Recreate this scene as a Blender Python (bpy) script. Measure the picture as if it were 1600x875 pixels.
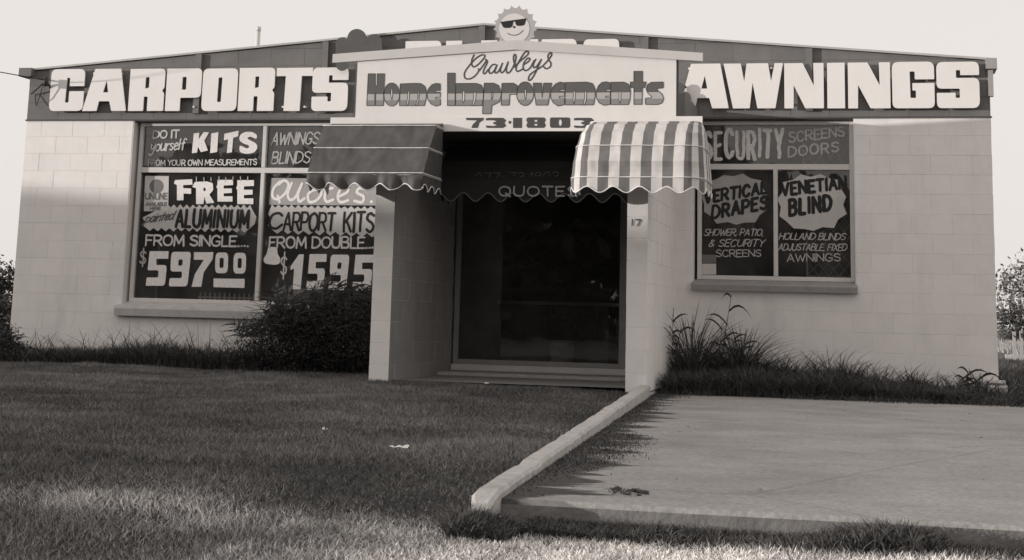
import bpy, math, random
import numpy as np
from mathutils import Vector, Matrix, noise
from mathutils.geometry import tessellate_polygon, delaunay_2d_cdt

# ------------------------------------------------------------------ camera, sky, sun, exposure
S = bpy.context.scene
C = S.collection
for o in list(bpy.data.objects):
    bpy.data.objects.remove(o)
rnd = random.Random(7)
F, CX, CY = 2456.8, 795.67, 48.42           # focal length and principal point in pixels of the 1600 px wide photo
YAW, PITCH, ROLL = -.2290, .1796, .0255
CAM = Vector((9.64, -16.5788, .6721))
def _basis():
    fw = Vector((math.sin(YAW)*math.cos(PITCH), math.cos(YAW)*math.cos(PITCH), math.sin(PITCH)))
    r = Vector((math.cos(YAW), -math.sin(YAW), 0)); up = r.cross(fw)
    c, s = math.cos(ROLL), math.sin(ROLL)
    return (c*r + s*up), (-s*r + c*up), fw
RT, UP, FW = _basis()
cd = bpy.data.cameras.new('camera'); cam = bpy.data.objects.new('camera', cd); C.objects.link(cam)
cam.matrix_world = Matrix(((RT.x, UP.x, -FW.x, CAM.x), (RT.y, UP.y, -FW.y, CAM.y), (RT.z, UP.z, -FW.z, CAM.z), (0, 0, 0, 1)))
cd.sensor_width = 36; cd.sensor_fit = 'HORIZONTAL'; cd.lens = F*36/1600
cd.shift_x = -(CX-800)/1600; cd.shift_y = (CY-437.5)/1600
cd.clip_start = .1; cd.clip_end = 3000
S.camera = cam
S.render.resolution_x, S.render.resolution_y = 1024, 560
S.view_settings.view_transform = 'Standard'; S.view_settings.look = 'None'
S.view_settings.exposure = 0.17; S.view_settings.gamma = 1

SUN_AZ = math.radians(65)      # from straight in front of the shop towards the left
SUN_EL = math.radians(4.8)
world = bpy.data.worlds.new('World'); S.world = world; world.use_nodes = True
nt = world.node_tree; nt.nodes.clear()
sky = nt.nodes.new('ShaderNodeTexSky'); sky.sky_type = 'NISHITA'; sky.sun_disc = False
sky.sun_elevation = SUN_EL
sky.sun_rotation = math.atan2(-math.sin(SUN_AZ), -math.cos(SUN_AZ))
sky.air_density = 1.0; sky.dust_density = 3.0; sky.ozone_density = 1.0
bw = nt.nodes.new('ShaderNodeRGBToBW')                      # black and white film
tint = nt.nodes.new('ShaderNodeMix'); tint.data_type = 'RGBA'; tint.blend_type = 'MULTIPLY'; tint.inputs[0].default_value = 1
tint.inputs[7].default_value = (1.035, .985, .94, 1)       # the warm tone of the print
veil = nt.nodes.new('ShaderNodeMix'); veil.data_type = 'RGBA'; veil.inputs[0].default_value = .80   # thin even cloud over the clear sky
veil.inputs[7].default_value = (7.3, 6.90, 6.60, 1)
bg = nt.nodes.new('ShaderNodeBackground'); bg.inputs[1].default_value = .12
wo = nt.nodes.new('ShaderNodeOutputWorld')
nt.links.new(sky.outputs[0], bw.inputs[0]); nt.links.new(bw.outputs[0], tint.inputs[6])
nt.links.new(tint.outputs[2], veil.inputs[6]); nt.links.new(veil.outputs[2], bg.inputs[0]); nt.links.new(bg.outputs[0], wo.inputs[0])
sd = bpy.data.lights.new('sun', 'SUN'); sd.energy = 3.0; sd.angle = math.radians(.5); sd.color = (1, .96, .915)
sun = bpy.data.objects.new('sun', sd); C.objects.link(sun)
SV = Vector((-math.sin(SUN_AZ)*math.cos(SUN_EL), -math.cos(SUN_AZ)*math.cos(SUN_EL), math.sin(SUN_EL)))
sun.rotation_euler = (-SV).to_track_quat('-Z', 'Y').to_euler()

def at(x, y, Y):
    """point of the plane y = Y seen at photo pixel (x, y)"""
    d = RT*((x-CX)/F) - UP*((y-CY)/F) + FW
    return CAM + d*((Y-CAM.y)/d.y)
def on(x, y, z):
    """point of the level plane z seen at photo pixel (x, y)"""
    d = RT*((x-CX)/F) - UP*((y-CY)/F) + FW
    return CAM + d*((z-CAM.z)/d.z)

# ------------------------------------------------------------------ materials
def N(m, t, **k):
    n = m.node_tree.nodes.new(t)
    for a, b in k.items(): setattr(n, a, b)
    return n
def col(g, w=1.0):
    return (g*(1+.035*w), g*.99, g*(1-.04*w), 1)
MATS = {}
def mat(name, g, rough=.7, var=.12, scale=3.0, bump=.15, bscale=60, g2=None, pervar=0, spec=.3, stain=0, attr=None, metal=0, island=0):
    m = bpy.data.materials.new(name); m.use_nodes = True; L = m.node_tree.links
    b = m.node_tree.nodes['Principled BSDF']; b.inputs['Roughness'].default_value = rough
    b.inputs['Specular IOR Level'].default_value = spec; b.inputs['Metallic'].default_value = metal
    geo = N(m, 'ShaderNodeNewGeometry')
    n1 = N(m, 'ShaderNodeTexNoise'); n1.inputs['Scale'].default_value = scale; n1.inputs['Detail'].default_value = 8; n1.inputs['Roughness'].default_value = .65
    L.new(geo.outputs['Position'], n1.inputs['Vector'])
    mr = N(m, 'ShaderNodeMapRange'); L.new(n1.outputs[0], mr.inputs[0])
    mr.inputs[1].default_value = .28; mr.inputs[2].default_value = .72
    mix = N(m, 'ShaderNodeMix'); mix.data_type = 'RGBA'; L.new(mr.outputs[0], mix.inputs[0])
    ga, gb = (g*(1-var), g*(1+var)) if g2 is None else (g, g2)
    mix.inputs[6].default_value = col(ga); mix.inputs[7].default_value = col(gb)
    out = mix.outputs[2]
    def mul(sock):
        nonlocal out
        k = N(m, 'ShaderNodeMix'); k.data_type = 'RGBA'; k.blend_type = 'MULTIPLY'; k.inputs[0].default_value = 1
        L.new(out, k.inputs[6]); L.new(sock, k.inputs[7]); out = k.outputs[2]
    if pervar:
        oi = N(m, 'ShaderNodeObjectInfo'); r = N(m, 'ShaderNodeMapRange'); L.new(oi.outputs['Random'], r.inputs[0])
        r.inputs[3].default_value = 1-pervar; r.inputs[4].default_value = 1+pervar; mul(r.outputs[0])
    if island:
        r = N(m, 'ShaderNodeMapRange'); L.new(geo.outputs['Random Per Island'], r.inputs[0])
        r.inputs[3].default_value = 1-island; r.inputs[4].default_value = 1+island; mul(r.outputs[0])
    if stain:
        n3 = N(m, 'ShaderNodeTexNoise'); n3.inputs['Scale'].default_value = 1.1; n3.inputs['Detail'].default_value = 10; n3.inputs['Roughness'].default_value = .75
        mp = N(m, 'ShaderNodeMapping'); mp.inputs['Scale'].default_value = (2.4, 2.4, .5)
        L.new(geo.outputs['Position'], mp.inputs[0]); L.new(mp.outputs[0], n3.inputs['Vector'])
        r = N(m, 'ShaderNodeMapRange'); L.new(n3.outputs[0], r.inputs[0]); r.inputs[1].default_value = .5; r.inputs[2].default_value = .8
        r.inputs[3].default_value = 1; r.inputs[4].default_value = 1-stain; mul(r.outputs[0])
    if attr:
        a = N(m, 'ShaderNodeAttribute', attribute_name=attr); mul(a.outputs['Color'])
    L.new(out, b.inputs['Base Color'])
    if bump:
        n2 = N(m, 'ShaderNodeTexNoise'); n2.inputs['Scale'].default_value = bscale; n2.inputs['Detail'].default_value = 5
        L.new(geo.outputs['Position'], n2.inputs['Vector'])
        bp = N(m, 'ShaderNodeBump'); bp.inputs['Strength'].default_value = bump; bp.inputs['Distance'].default_value = .01
        L.new(n2.outputs[0], bp.inputs['Height']); L.new(bp.outputs[0], b.inputs['Normal'])
    MATS[name] = m
    return m
mat('white_block', .82, .85, .04, 5, .35, 90, pervar=.02, stain=.16)
mat('mortar_white', .74, .9, .05, 5, .3, 80)
mat('brown_block', .175, .8, .10, 4, .35, 90, pervar=.05, stain=.15)
mat('mortar_brown', .135, .85, .05, 4, .3, 80)
mat('brown_trim', .17, .7, .10, 4, .2, 60)
mat('dark_brown', .10, .7, .12, 4, .2, 60)
mat('letter_white', .80, .5, .025, 3, .08, 30, stain=.05)
mat('sign_white', .74, .45, .035, 1.3, .08, 12, stain=.10)
mat('sign_band', .57, .55, .06, 2, .1, 20, stain=.08)
mat('sign_ink', .075, .5, .12, 12, 0)
mat('outline_ink', .09, .5, .12, 12, 0)
mat('frame_white', .62, .4, .06, 6, .05, 30)
mat('frame_grey', .30, .5, .1, 6, .05, 30)
mat('sill_paint', .46, .7, .12, 9, .3, 40, stain=.35)
mat('sill_dark', .30, .7, .12, 9, .3, 40, stain=.35)
mat('paint_bright', .78, .6, .14, 45, .1, 60)
mat('paint_light', .60, .6, .20, 45, .1, 60)
mat('paint_mid', .42, .6, .24, 45, .1, 60)
mat('paint_dim', .10, .6, .12, 15, .1, 60)
mat('paint_black', .022, .6, .15, 15, .1, 60)
mat('burst_light', .52, .6, .10, 6, .05, 60)
mat('burst_mid', .36, .6, .12, 6, .05, 60)
mat('poster_paper', .55, .6, .05, 9, .05, 60)
mat('poster_print', .16, .6, .1, 9, 0)
mat('canvas_dark', .085, .6, .2, 7, .35, 160, stain=.2)
mat('canvas_white', .62, .8, .10, 5, .25, 160, stain=.12)
mat('canvas_stripe', .17, .8, .10, 5, .25, 160, stain=.15)
mat('canvas_black', .035, .8, .14, 5, .25, 160)
mat('trim_white', .78, .7, .05, 9, 0)
mat('trim_dark', .20, .7, .05, 9, 0)
mat('metal_grey', .35, .45, .1, 8, .05, 30)
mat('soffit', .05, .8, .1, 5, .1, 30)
mat('interior_dark', .16, .9, .6, 1.3, 0)
mat('interior_mid', .40, .9, .3, 2, 0)
mat('concrete', .33, .85, .16, 1.6, .5, 45, stain=.28)
mat('kerb_concrete', .46, .85, .20, 11, .6, 60, stain=.4)
mat('porch_shade_tone', .36, .85, .08, 5, .35, 90, pervar=.03, stain=.2)  # darker grey that puts the porch's deep shade into its inner faces
mat('slab_edge', .19, .9, .3, 9, .6, 45, stain=.25)
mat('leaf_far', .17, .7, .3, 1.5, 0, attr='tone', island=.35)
mat('dirt_leaf', .12, .8, .5, 9, 0)
mat('soil', .035, .95, .3, 8, .6, 30)
mat('silt', .05, .95, .35, 14, .6, 50)
mat('terrain', .10, .95, .3, .3, .5, 10)
mat('dirt_verge', .10, .95, .3, 5, .6, 40)
mat('grass_blade', .15, .7, .25, 1.2, 0, attr='tone', island=.25)
mat('dark_blade', .060, .65, .25, 3, 0, attr='tone', island=.35)
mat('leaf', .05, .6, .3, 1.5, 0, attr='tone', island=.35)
mat('bark', .09, .9, .2, 6, .5, 30)
mat('roof_metal', .45, .5, .08, 3, .1, 20)
mat('sun_rim', .44, .6, .05, 9, 0)
mat('sun_face', .68, .6, .04, 9, 0)
mat('house_wall', .5, .8, .1, 2, .2, 30)
mat('house_roof', .2, .8, .1, 2, .2, 30)
mat('paper_litter', .7, .7, .05, 9, 0)
mat('wire_black', .04, .6, .05, 9, 0)
def glass_mat(nm, d0, d1):
    m = bpy.data.materials.new(nm); m.use_nodes = True; t = m.node_tree; t.nodes.clear(); L = t.links
    tr = N(m, 'ShaderNodeBsdfTransparent'); tr.inputs[0].default_value = (.88, .87, .85, 1)
    gl = N(m, 'ShaderNodeBsdfGlossy'); gl.inputs['Roughness'].default_value = .012
    fr = N(m, 'ShaderNodeFresnel'); fr.inputs[0].default_value = 1.62
    geo = N(m, 'ShaderNodeNewGeometry'); n = N(m, 'ShaderNodeTexNoise'); n.inputs['Scale'].default_value = 2.2
    bp = N(m, 'ShaderNodeBump'); bp.inputs['Strength'].default_value = .05; bp.inputs['Distance'].default_value = .02
    L.new(geo.outputs['Position'], n.inputs[0]); L.new(n.outputs[0], bp.inputs['Height']); L.new(bp.outputs[0], gl.inputs['Normal'])
    mx = N(m, 'ShaderNodeMixShader'); out = N(m, 'ShaderNodeOutputMaterial')
    df = N(m, 'ShaderNodeBsdfDiffuse'); df.inputs[0].default_value = col(.6)          # pale haze mixed in to lift the dark panes
    n2 = N(m, 'ShaderNodeTexNoise'); n2.inputs['Scale'].default_value = 3; n2.inputs['Detail'].default_value = 8; L.new(geo.outputs['Position'], n2.inputs[0])
    r2 = N(m, 'ShaderNodeMapRange'); L.new(n2.outputs[0], r2.inputs[0]); r2.inputs[1].default_value = .3; r2.inputs[2].default_value = .75; r2.inputs[3].default_value = d0; r2.inputs[4].default_value = d1
    m0 = N(m, 'ShaderNodeMixShader'); L.new(r2.outputs[0], m0.inputs[0]); L.new(tr.outputs[0], m0.inputs[1]); L.new(df.outputs[0], m0.inputs[2])
    L.new(fr.outputs[0], mx.inputs[0]); L.new(m0.outputs[0], mx.inputs[1]); L.new(gl.outputs[0], mx.inputs[2]); L.new(mx.outputs[0], out.inputs[0])
    MATS[nm] = m
glass_mat('window_glass', .02, .085); glass_mat('thin_haze_glass', .004, .03)
def banded_mat(z1, z2):
    """flat sign print: three painted tones one above the other"""
    m = mat('banded_ink', .1, .5, .1, 9, 0); t = m.node_tree; L = t.links; b = t.nodes['Principled BSDF']
    geo = N(m, 'ShaderNodeNewGeometry'); sx = N(m, 'ShaderNodeSeparateXYZ'); L.new(geo.outputs['Position'], sx.inputs[0])
    mr = N(m, 'ShaderNodeMapRange'); L.new(sx.outputs[2], mr.inputs[0])
    mr.inputs[1].default_value = z1-.1; mr.inputs[2].default_value = z2+.1
    rp = N(m, 'ShaderNodeValToRGB'); L.new(mr.outputs[0], rp.inputs[0]); cr = rp.color_ramp; cr.interpolation = 'CONSTANT'
    h = z2-z1+.2
    cr.elements[0].position = 0; cr.elements[0].color = col(.25)
    cr.elements[1].position = .1/h; cr.elements[1].color = col(.43)
    e = cr.elements.new((z2-z1+.1)/h); e.color = col(.115)
    L.new(rp.outputs[0], b.inputs['Base Color'])

# ------------------------------------------------------------------ object helpers
def tag(o, label=None, cat=None, group=None, kind=None):
    if label: o['label'] = label
    if cat: o['category'] = cat
    if group: o['group'] = group
    if kind: o['kind'] = kind
    return o
def empty(name, loc=(0, 0, 0), parent=None):
    o = bpy.data.objects.new(name, None); C.objects.link(o); o.location = loc; o.empty_display_size = .1
    if parent: o.parent = parent
    return o
def thing(name, loc, label, cat, group=None):
    return tag(empty(name, loc), label, cat, group)
def wloc(p):
    v = Vector((0, 0, 0))
    while p is not None:
        v += Vector(p.location); p = p.parent
    return v
def link(name, me, parent=None, loc=None):
    o = bpy.data.objects.new(name, me); C.objects.link(o)
    if parent is not None:
        o.parent = parent
    if loc is not None:
        o.location = Vector(loc) - (wloc(parent) if parent else Vector((0, 0, 0)))
    elif parent is not None:
        o.location = -wloc(parent)
    return o
class MB:
    """collects shapes; build() links them as one mesh object"""
    def __init__(s): s.v, s.f, s.mi, s.sm = [], [], [], []
    def add(s, vs, fs, mi=0, smooth=False):
        k = len(s.v); s.v += [tuple(v) for v in vs]; s.f += [tuple(i+k for i in f) for f in fs]; s.mi += [mi]*len(fs); s.sm += [smooth]*len(fs)
    def box(s, x0, x1, y0, y1, z0, z1, mi=0, b=0):
        if b:
            return s.bbox(x0, x1, y0, y1, z0, z1, mi, b)
        s.add([(x, y, z) for z in (z0, z1) for y in (y0, y1) for x in (x0, x1)],
              [(0, 2, 3, 1), (4, 5, 7, 6), (0, 1, 5, 4), (2, 6, 7, 3), (0, 4, 6, 2), (1, 3, 7, 5)], mi)
    def bbox(s, x0, x1, y0, y1, z0, z1, mi, b):
        """box with its front (low y) edges chamfered all round"""
        P = []
        for y, i in ((y0, b), (y0+b, 0), (y1, 0)):
            P += [(x0+i, y, z0+i), (x1-i, y, z0+i), (x1-i, y, z1-i), (x0+i, y, z1-i)]
        fs = [(0, 1, 2, 3), (11, 10, 9, 8)]
        for k in (0, 4):
            for i in range(4):
                j = (i+1) % 4; fs.append((k+i, k+4+i, k+4+j, k+j))
        s.add(P, fs, mi)
    def prism(s, loops, y, d, mi=0):
        """loops of (x, z): outer first, then holes; front face at y, depth d behind it (+y)"""
        flat = [p for l in loops for p in l]
        tris = tessellate_polygon([[Vector((p[0], p[1], 0)) for p in l] for l in loops])
        n = len(flat); vs = [(p[0], y, p[1]) for p in flat]; fs = []
        for t in tris:
            a, b, c = [flat[i] for i in t]
            cr = (b[0]-a[0])*(c[1]-a[1])-(b[1]-a[1])*(c[0]-a[0])
            fs.append(tuple(t) if cr > 0 else tuple(reversed(t)))
        if d:
            vs += [(p[0], y+d, p[1]) for p in flat]
            fs += [tuple(i+n for i in reversed(f)) for f in fs]
            k = 0
            for l in loops:
                m = len(l); A = sum(l[i][0]*l[(i+1) % m][1]-l[(i+1) % m][0]*l[i][1] for i in range(m))
                hole = l is not loops[0]
                for i in range(m):
                    j = (i+1) % m; q = (k+i, k+i+n, k+j+n, k+j)
                    fs.append(q if (A > 0) != hole else tuple(reversed(q)))
                k += m
        s.add(vs, fs, mi)
    def tube(s, pts, r, n=6, mi=0, r2=None):
        pts = [Vector(p) for p in pts]; m = len(pts); rings = []
        for i, p in enumerate(pts):
            t = (pts[min(i+1, m-1)]-pts[max(i-1, 0)]).normalized()
            a = t.cross(Vector((0, 0, 1)));
            if a.length < .05: a = t.cross(Vector((1, 0, 0)))
            a.normalize(); b = t.cross(a)
            rr = r if r2 is None else r+(r2-r)*i/(m-1)
            rings.append([p+(a*math.cos(k*6.28319/n)+b*math.sin(k*6.28319/n))*rr for k in range(n)])
        vs = [v for R in rings for v in R]; fs = []
        for i in range(m-1):
            for k in range(n):
                l = (k+1) % n; fs.append((i*n+k, i*n+l, (i+1)*n+l, (i+1)*n+k))
        fs += [tuple(range(n-1, -1, -1)), tuple((m-1)*n+k for k in range(n))]
        s.add(vs, fs, mi, True)
    def mesh(s, name, mats, org=(0, 0, 0)):
        me = bpy.data.meshes.new(name); ox, oy, oz = org
        me.from_pydata([(a-ox, b-oy, c-oz) for a, b, c in s.v], [], s.f)
        for m in (mats if isinstance(mats, (list, tuple)) else [mats]): me.materials.append(MATS[m])
        me.polygons.foreach_set('material_index', s.mi); me.polygons.foreach_set('use_smooth', s.sm); me.update()
        return me
    def build(s, name, mats, parent=None, org=None):
        """vertices are in world coordinates; org (default: middle of the shape) becomes the object's origin"""
        if org is None:
            a = np.array(s.v); org = tuple((a.min(0)+a.max(0))/2)
        return link(name, s.mesh(name, mats, org), parent, org)
def cr_spline(P, n=6, closed=False):
    out = []; m = len(P)
    for i in range(m if closed else m-1):
        g = (lambda k: P[k % m]) if closed else (lambda k: P[max(0, min(m-1, k))])
        p0, p1, p2, p3 = g(i-1), g(i), g(i+1), g(i+2)
        for k in range(n):
            t = k/n
            out.append(tuple(.5*((2*p1[d])+(-p0[d]+p2[d])*t+(2*p0[d]-5*p1[d]+4*p2[d]-p3[d])*t*t+(-p0[d]+3*p1[d]-3*p2[d]+p3[d])*t**3) for d in (0, 1)))
    if not closed: out.append(tuple(P[-1]))
    return out
def round_poly(P, rad):
    """P of (x, y) or (x, y, r); corners cut round"""
    out = []; m = len(P)
    for i in range(m):
        p = Vector(P[i][:2]); a = Vector(P[i-1][:2]); b = Vector(P[(i+1) % m][:2]); r = P[i][2] if len(P[i]) > 2 else rad
        da, db = (a-p), (b-p); r = min(r, da.length*.48, db.length*.48)
        if r < 1e-5: out.append(tuple(p)); continue
        s, e = p+da.normalized()*r, p+db.normalized()*r
        for k in range(5):
            t = k/4; q = s*(1-t)**2+p*2*t*(1-t)+e*t*t; out.append(tuple(q))
    return out
def union(polys):
    """union of overlapping convex 2D polygons -> verts, faces (no two faces overlap)"""
    vs, fs = [], []
    for p in polys:
        A = sum(p[i][0]*p[(i+1) % len(p)][1]-p[(i+1) % len(p)][0]*p[i][1] for i in range(len(p)))
        q = p if A > 0 else p[::-1]
        fs.append(list(range(len(vs), len(vs)+len(q)))); vs += [Vector(a) for a in q]
    r = delaunay_2d_cdt(vs, [], fs, 1, 1e-5)
    V = np.array([tuple(v) for v in r[0]]); Fc = [tuple(f) for f in r[2]]
    if not Fc: return [tuple(v) for v in r[0]], Fc
    cen = np.array([V[list(f)].mean(0) for f in Fc]); ok = np.zeros(len(Fc), bool)
    for f in fs:
        p = np.array([tuple(vs[i]) for i in f]); q = np.roll(p, -1, 0); d = q-p
        cr = d[None, :, 0]*(cen[:, None, 1]-p[None, :, 1])-d[None, :, 1]*(cen[:, None, 0]-p[None, :, 0])
        ok |= (cr > -1e-9).all(1)
    return [tuple(v) for v in r[0]], [f for f, o in zip(Fc, ok) if o]
def ribbon(pts, w, cap=True, taper=False):
    """convex pieces covering a brush stroke of width w"""
    out = []; m = len(pts)
    for i in range(m-1):
        a, b = Vector(pts[i]), Vector(pts[i+1]); d = b-a
        if d.length < 1e-6: continue
        n = Vector((-d.y, d.x)).normalized(); wa = wb = w/2
        if taper:
            wa = w/2*(.35+.65*math.sin(math.pi*min(1, (i+.3)/m*1.15))); wb = w/2*(.35+.65*math.sin(math.pi*min(1, (i+1.3)/m*1.15)))
        out.append([tuple(a-n*wa), tuple(b-n*wb), tuple(b+n*wb), tuple(a+n*wa)])
        if (i > 0 or cap) and not taper:
            out.append([(a.x+w/2*math.cos(k*.7854+.2), a.y+w/2*math.sin(k*.7854+.2)) for k in range(8)])
    if cap and not taper:
        a = pts[-1]; out.append([(a[0]+w/2*math.cos(k*.7854+.2), a[1]+w/2*math.sin(k*.7854+.2)) for k in range(8)])
    return out

# ------------------------------------------------------------------ brush lettering (strokes on a 10 high grid; ~ = smooth)
G = {
'A': (7, '0,0 3.5,10 7,0|1.4,3.4 5.6,3.4'), 'B': (6.5, '0,0 0,10|~0,10 4,10 5.6,8.6 5,6 0,5.3|~0,5.3 5,5 6.4,2.8 5,.2 0,0'),
'C': (7, '~6.6,8.2 4.6,10 1.6,9.2 0,5 1.4,.9 4.4,0 6.6,1.8'), 'D': (7, '0,0 0,10|~0,10 3.8,9.7 6.8,7 6.8,3 3.8,.3 0,0'),
'E': (5.5, '5.5,0 0,0 0,10 5.5,10|0,5.2 4.6,5.2'), 'F': (5.5, '0,0 0,10 5.5,10|0,5.2 4.4,5.2'),
'G': (7.4, '~6.8,8.2 4.6,10 1.6,9.2 0,5 1.4,.9 4.4,0 6.8,1.6 7,4.4|7,4.4 4.2,4.4'), 'H': (6.5, '0,0 0,10|6.5,0 6.5,10|0,5.2 6.5,5.2'),
'I': (.6, '.3,0 .3,10'), 'J': (5, '~5,10 5,3 3.4,0 1,.4 0,2.4'), 'K': (6.5, '0,0 0,10|6.2,10 .2,4.4|2,6 6.5,0'), 'L': (5, '0,10 0,0 5,0'),
'M': (8.6, '0,0 .8,10 4.3,2.4 7.8,10 8.6,0'), 'N': (6.8, '0,0 0,10 6.8,0 6.8,10'), 'O': (7.6, '~3.8,10 1,8.6 0,5 1,1.4 3.8,0 6.6,1.4 7.6,5 6.6,8.6 3.8,10'),
'P': (6.3, '0,0 0,10|~0,10 4.4,9.9 6.3,7.6 4.6,4.8 0,4.4'), 'Q': (7.6, '~3.8,10 1,8.6 0,5 1,1.4 3.8,0 6.6,1.4 7.6,5 6.6,8.6 3.8,10|4.6,2.6 7.6,-.8'),
'R': (6.6, '0,0 0,10|~0,10 4.4,9.9 6.2,7.8 4.8,5 0,4.6|3,4.8 6.6,0'), 'S': (6.2, '~6,8.6 3.6,10 .8,9 .4,6.8 3,5.3 5.6,4 6,1.6 3.4,0 .2,1.4'),
'T': (6.6, '0,10 6.6,10|3.3,10 3.3,0'), 'U': (6.8, '~0,10 0,3.4 1.2,.6 3.4,0 5.6,.6 6.8,3.4 6.8,10'), 'V': (7, '0,10 3.5,0 7,10'),
'W': (9.6, '0,10 2.4,0 4.8,8 7.2,0 9.6,10'), 'X': (6.8, '0,0 6.8,10|0,10 6.8,0'), 'Y': (6.8, '0,10 3.4,5 3.4,0|6.8,10 3.4,5'), 'Z': (6.4, '0,10 6.4,10 0,0 6.4,0'),
'0': (6, '~3,10 .7,8.4 0,5 .7,1.6 3,0 5.3,1.6 6,5 5.3,8.4 3,10'), '1': (2.4, '0,7.6 2.2,10 2.2,0'), '7': (6, '0,10 6,10 2,0'),
'3': (5.6, '~.2,8.8 2.8,10 5.2,8.4 4.6,5.8 2.4,5.2 4.8,4.6 5.6,2 3,0 0,1.2'), '8': (6, '~3,10 .8,8.8 .8,6.4 3,5.3 5.6,3.6 5.4,1 3,0 .6,1 .4,3.6 3,5.3 5.2,6.4 5.2,8.8 3,10'),
'.': (1, '.4,.2 .6,.2'), ',': (1.2, '.8,.6 .2,-1.4'), '-': (4, '0,5 4,5'), "'": (.8, '.4,10 .2,8'), '*': (1, '.3,4.6 .7,5'),
'&': (7, '~6.6,0 1.4,7.4 2.6,9.8 4.4,8 .6,4 .4,1 3,0 6,3.4'), '$': (5, '~4.8,8 2.6,9.2 .4,8 .8,5.9 4.2,4 4.6,2 2.4,.8 .1,2|2.5,11.4 2.5,-1.6'),
'a': (4.6, '~4.2,6 1.6,6.2 .2,3 1.4,.2 3.6,1.4 4.4,5.8 4.4,1 5.2,.2'), 'd': (5, '~4.2,5.8 1.6,6.2 .2,3 1.6,.2 3.8,1.6 5.4,10|~5.4,10 4.4,1.6 5.4,.2'),
'e': (4.2, '~.4,3 3.8,4.2 3.4,6.2 1.6,6 .2,3 1.4,.2 4.2,1.2'), 'f': (4.4, '~5.4,9 4.2,10 2.8,8 2,0|.6,5.6 4.4,6.2'), 'i': (1.2, '.8,6.2 .4,0|.9,8.2 1,8.5'),
'l': (1.4, '1.2,10 .4,0'), 'n': (4.8, '.4,6.2 .2,0|~.3,3.6 1.8,6 3.8,6 4.2,4 3.8,0'), 'o': (4.6, '~2.4,6.2 .4,4.6 .4,1.4 2.2,0 4.2,1.6 4.2,4.8 2.4,6.2'),
'r': (3.4, '.4,6.2 .4,0|~.5,3.4 1.6,5.8 3.4,6'), 's': (3.6, '~3.6,5.4 1.6,6.2 .4,4.8 3,2.4 2.6,.4 0,.6'), 't': (3.4, '1.8,9 1.2,0|0,6.2 3.4,6.4'),
'u': (4.8, '~.4,6.2 .2,1.4 1.6,0 3.6,1.4|4.6,6.2 4.2,0'), 'y': (4.8, '~.4,6.2 .8,2.6 2.4,2 4.2,4|~4.6,6.2 3.6,-1 1.4,-3.6 -1,-2.4'), 'p': (5, '.4,6.2 -.2,-3|~.4,5 2.4,6.4 4.6,4.6 3.6,.8 .4,1'),
}
def lay(text, slant=0, gap=1.6, jit=0, seed=1):
    """strokes of a line of text on the 10 high grid, and its width"""
    r = random.Random(seed); x = 0; out = []
    for ch in text:
        if ch == ' ': x += 4; continue
        w, d = G[ch]; dy = r.uniform(-jit, jit); k = 1+r.uniform(-jit, jit)*.06; rot = r.uniform(-jit, jit)*.03
        for st in d.split('|'):
            sm = st[0] == '~'; P = [tuple(map(float, q.split(','))) for q in st.lstrip('~').split()]
            if sm: P = cr_spline(P, 4)
            out.append([(x+px+(py*k)*(slant+rot), py*k+dy) for px, py in P])
        x += w+gap
    return out, x-gap
def lettering(name, text, pl, x0, y0, x1, y1, hp, wp, material, parent, slant=0, gap=1.6, jit=0, seed=1, cap=True, off=.004, label=None):
    """text painted on the plane y = pl, baseline from photo pixel (x0, y0) to (x1, y1), hp pixels high, brush wp pixels"""
    st, W = lay(text, slant, gap, jit, seed)
    a, b = at(x0, y0, pl), at(x1, y1, pl); up = (at(x0, y0-hp, pl)-a).length/10; bw_ = wp*(at(x0, y0-1, pl)-a).length
    ux = (b-a)/W; P = []; rb = random.Random(len(text)*7+int(x0))
    for s in st:
        pts = [(a.x+ux.x*px, a.z+ux.z*px+up*py) for px, py in s]
        if len(pts) < 4 and hp > 9:      # break straight strokes so that the brush can waver
            pts = [tuple(Vector(pts[i]).lerp(Vector(pts[i+1]), k/3)) for i in range(len(pts)-1) for k in range(3)]+[pts[-1]]
        pts = [(u+rb.gauss(0, 1)*up*.10, v+rb.gauss(0, 1)*up*.10) for u, v in pts]
        P += ribbon(pts, bw_*rb.uniform(.88, 1.1), cap)
    v, f = union(P); mb = MB(); mb.add([(p[0], pl-off, p[1]) for p in v], f)
    o = mb.build(name, material, parent)
    if label: o['label'] = label
    return o
def brush(name, strokes, pl, wp, material, parent, off=.004, smooth=True, label=None, cap=True):
    """free strokes given as photo pixels on the plane y = pl"""
    P = []; k = (at(800, 300, pl)-at(800, 299, pl)).length
    for s in strokes:
        q = [at(x, y, pl) for x, y in (cr_spline(s, 5) if smooth else s)]; P += ribbon([(p.x, p.z) for p in q], wp*k, cap)
    v, f = union(P); mb = MB(); mb.add([(p[0], pl-off, p[1]) for p in v], f)
    o = mb.build(name, material, parent)
    if label: o['label'] = label
    return o
def patch(name, loops, pl, material, parent, off=.002, d=0, label=None):
    """flat or solid shapes; loops of photo pixels on the plane y = pl"""
    mb = MB()
    for L in (loops if isinstance(loops[0][0][0], (tuple, list)) else [loops]):
        mb.prism([[(lambda p: (p.x, p.z))(at(x, y, pl)) for x, y in l] for l in L], pl-off, d)
    o = mb.build(name, material, parent)
    if label: o['label'] = label
    return o

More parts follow.
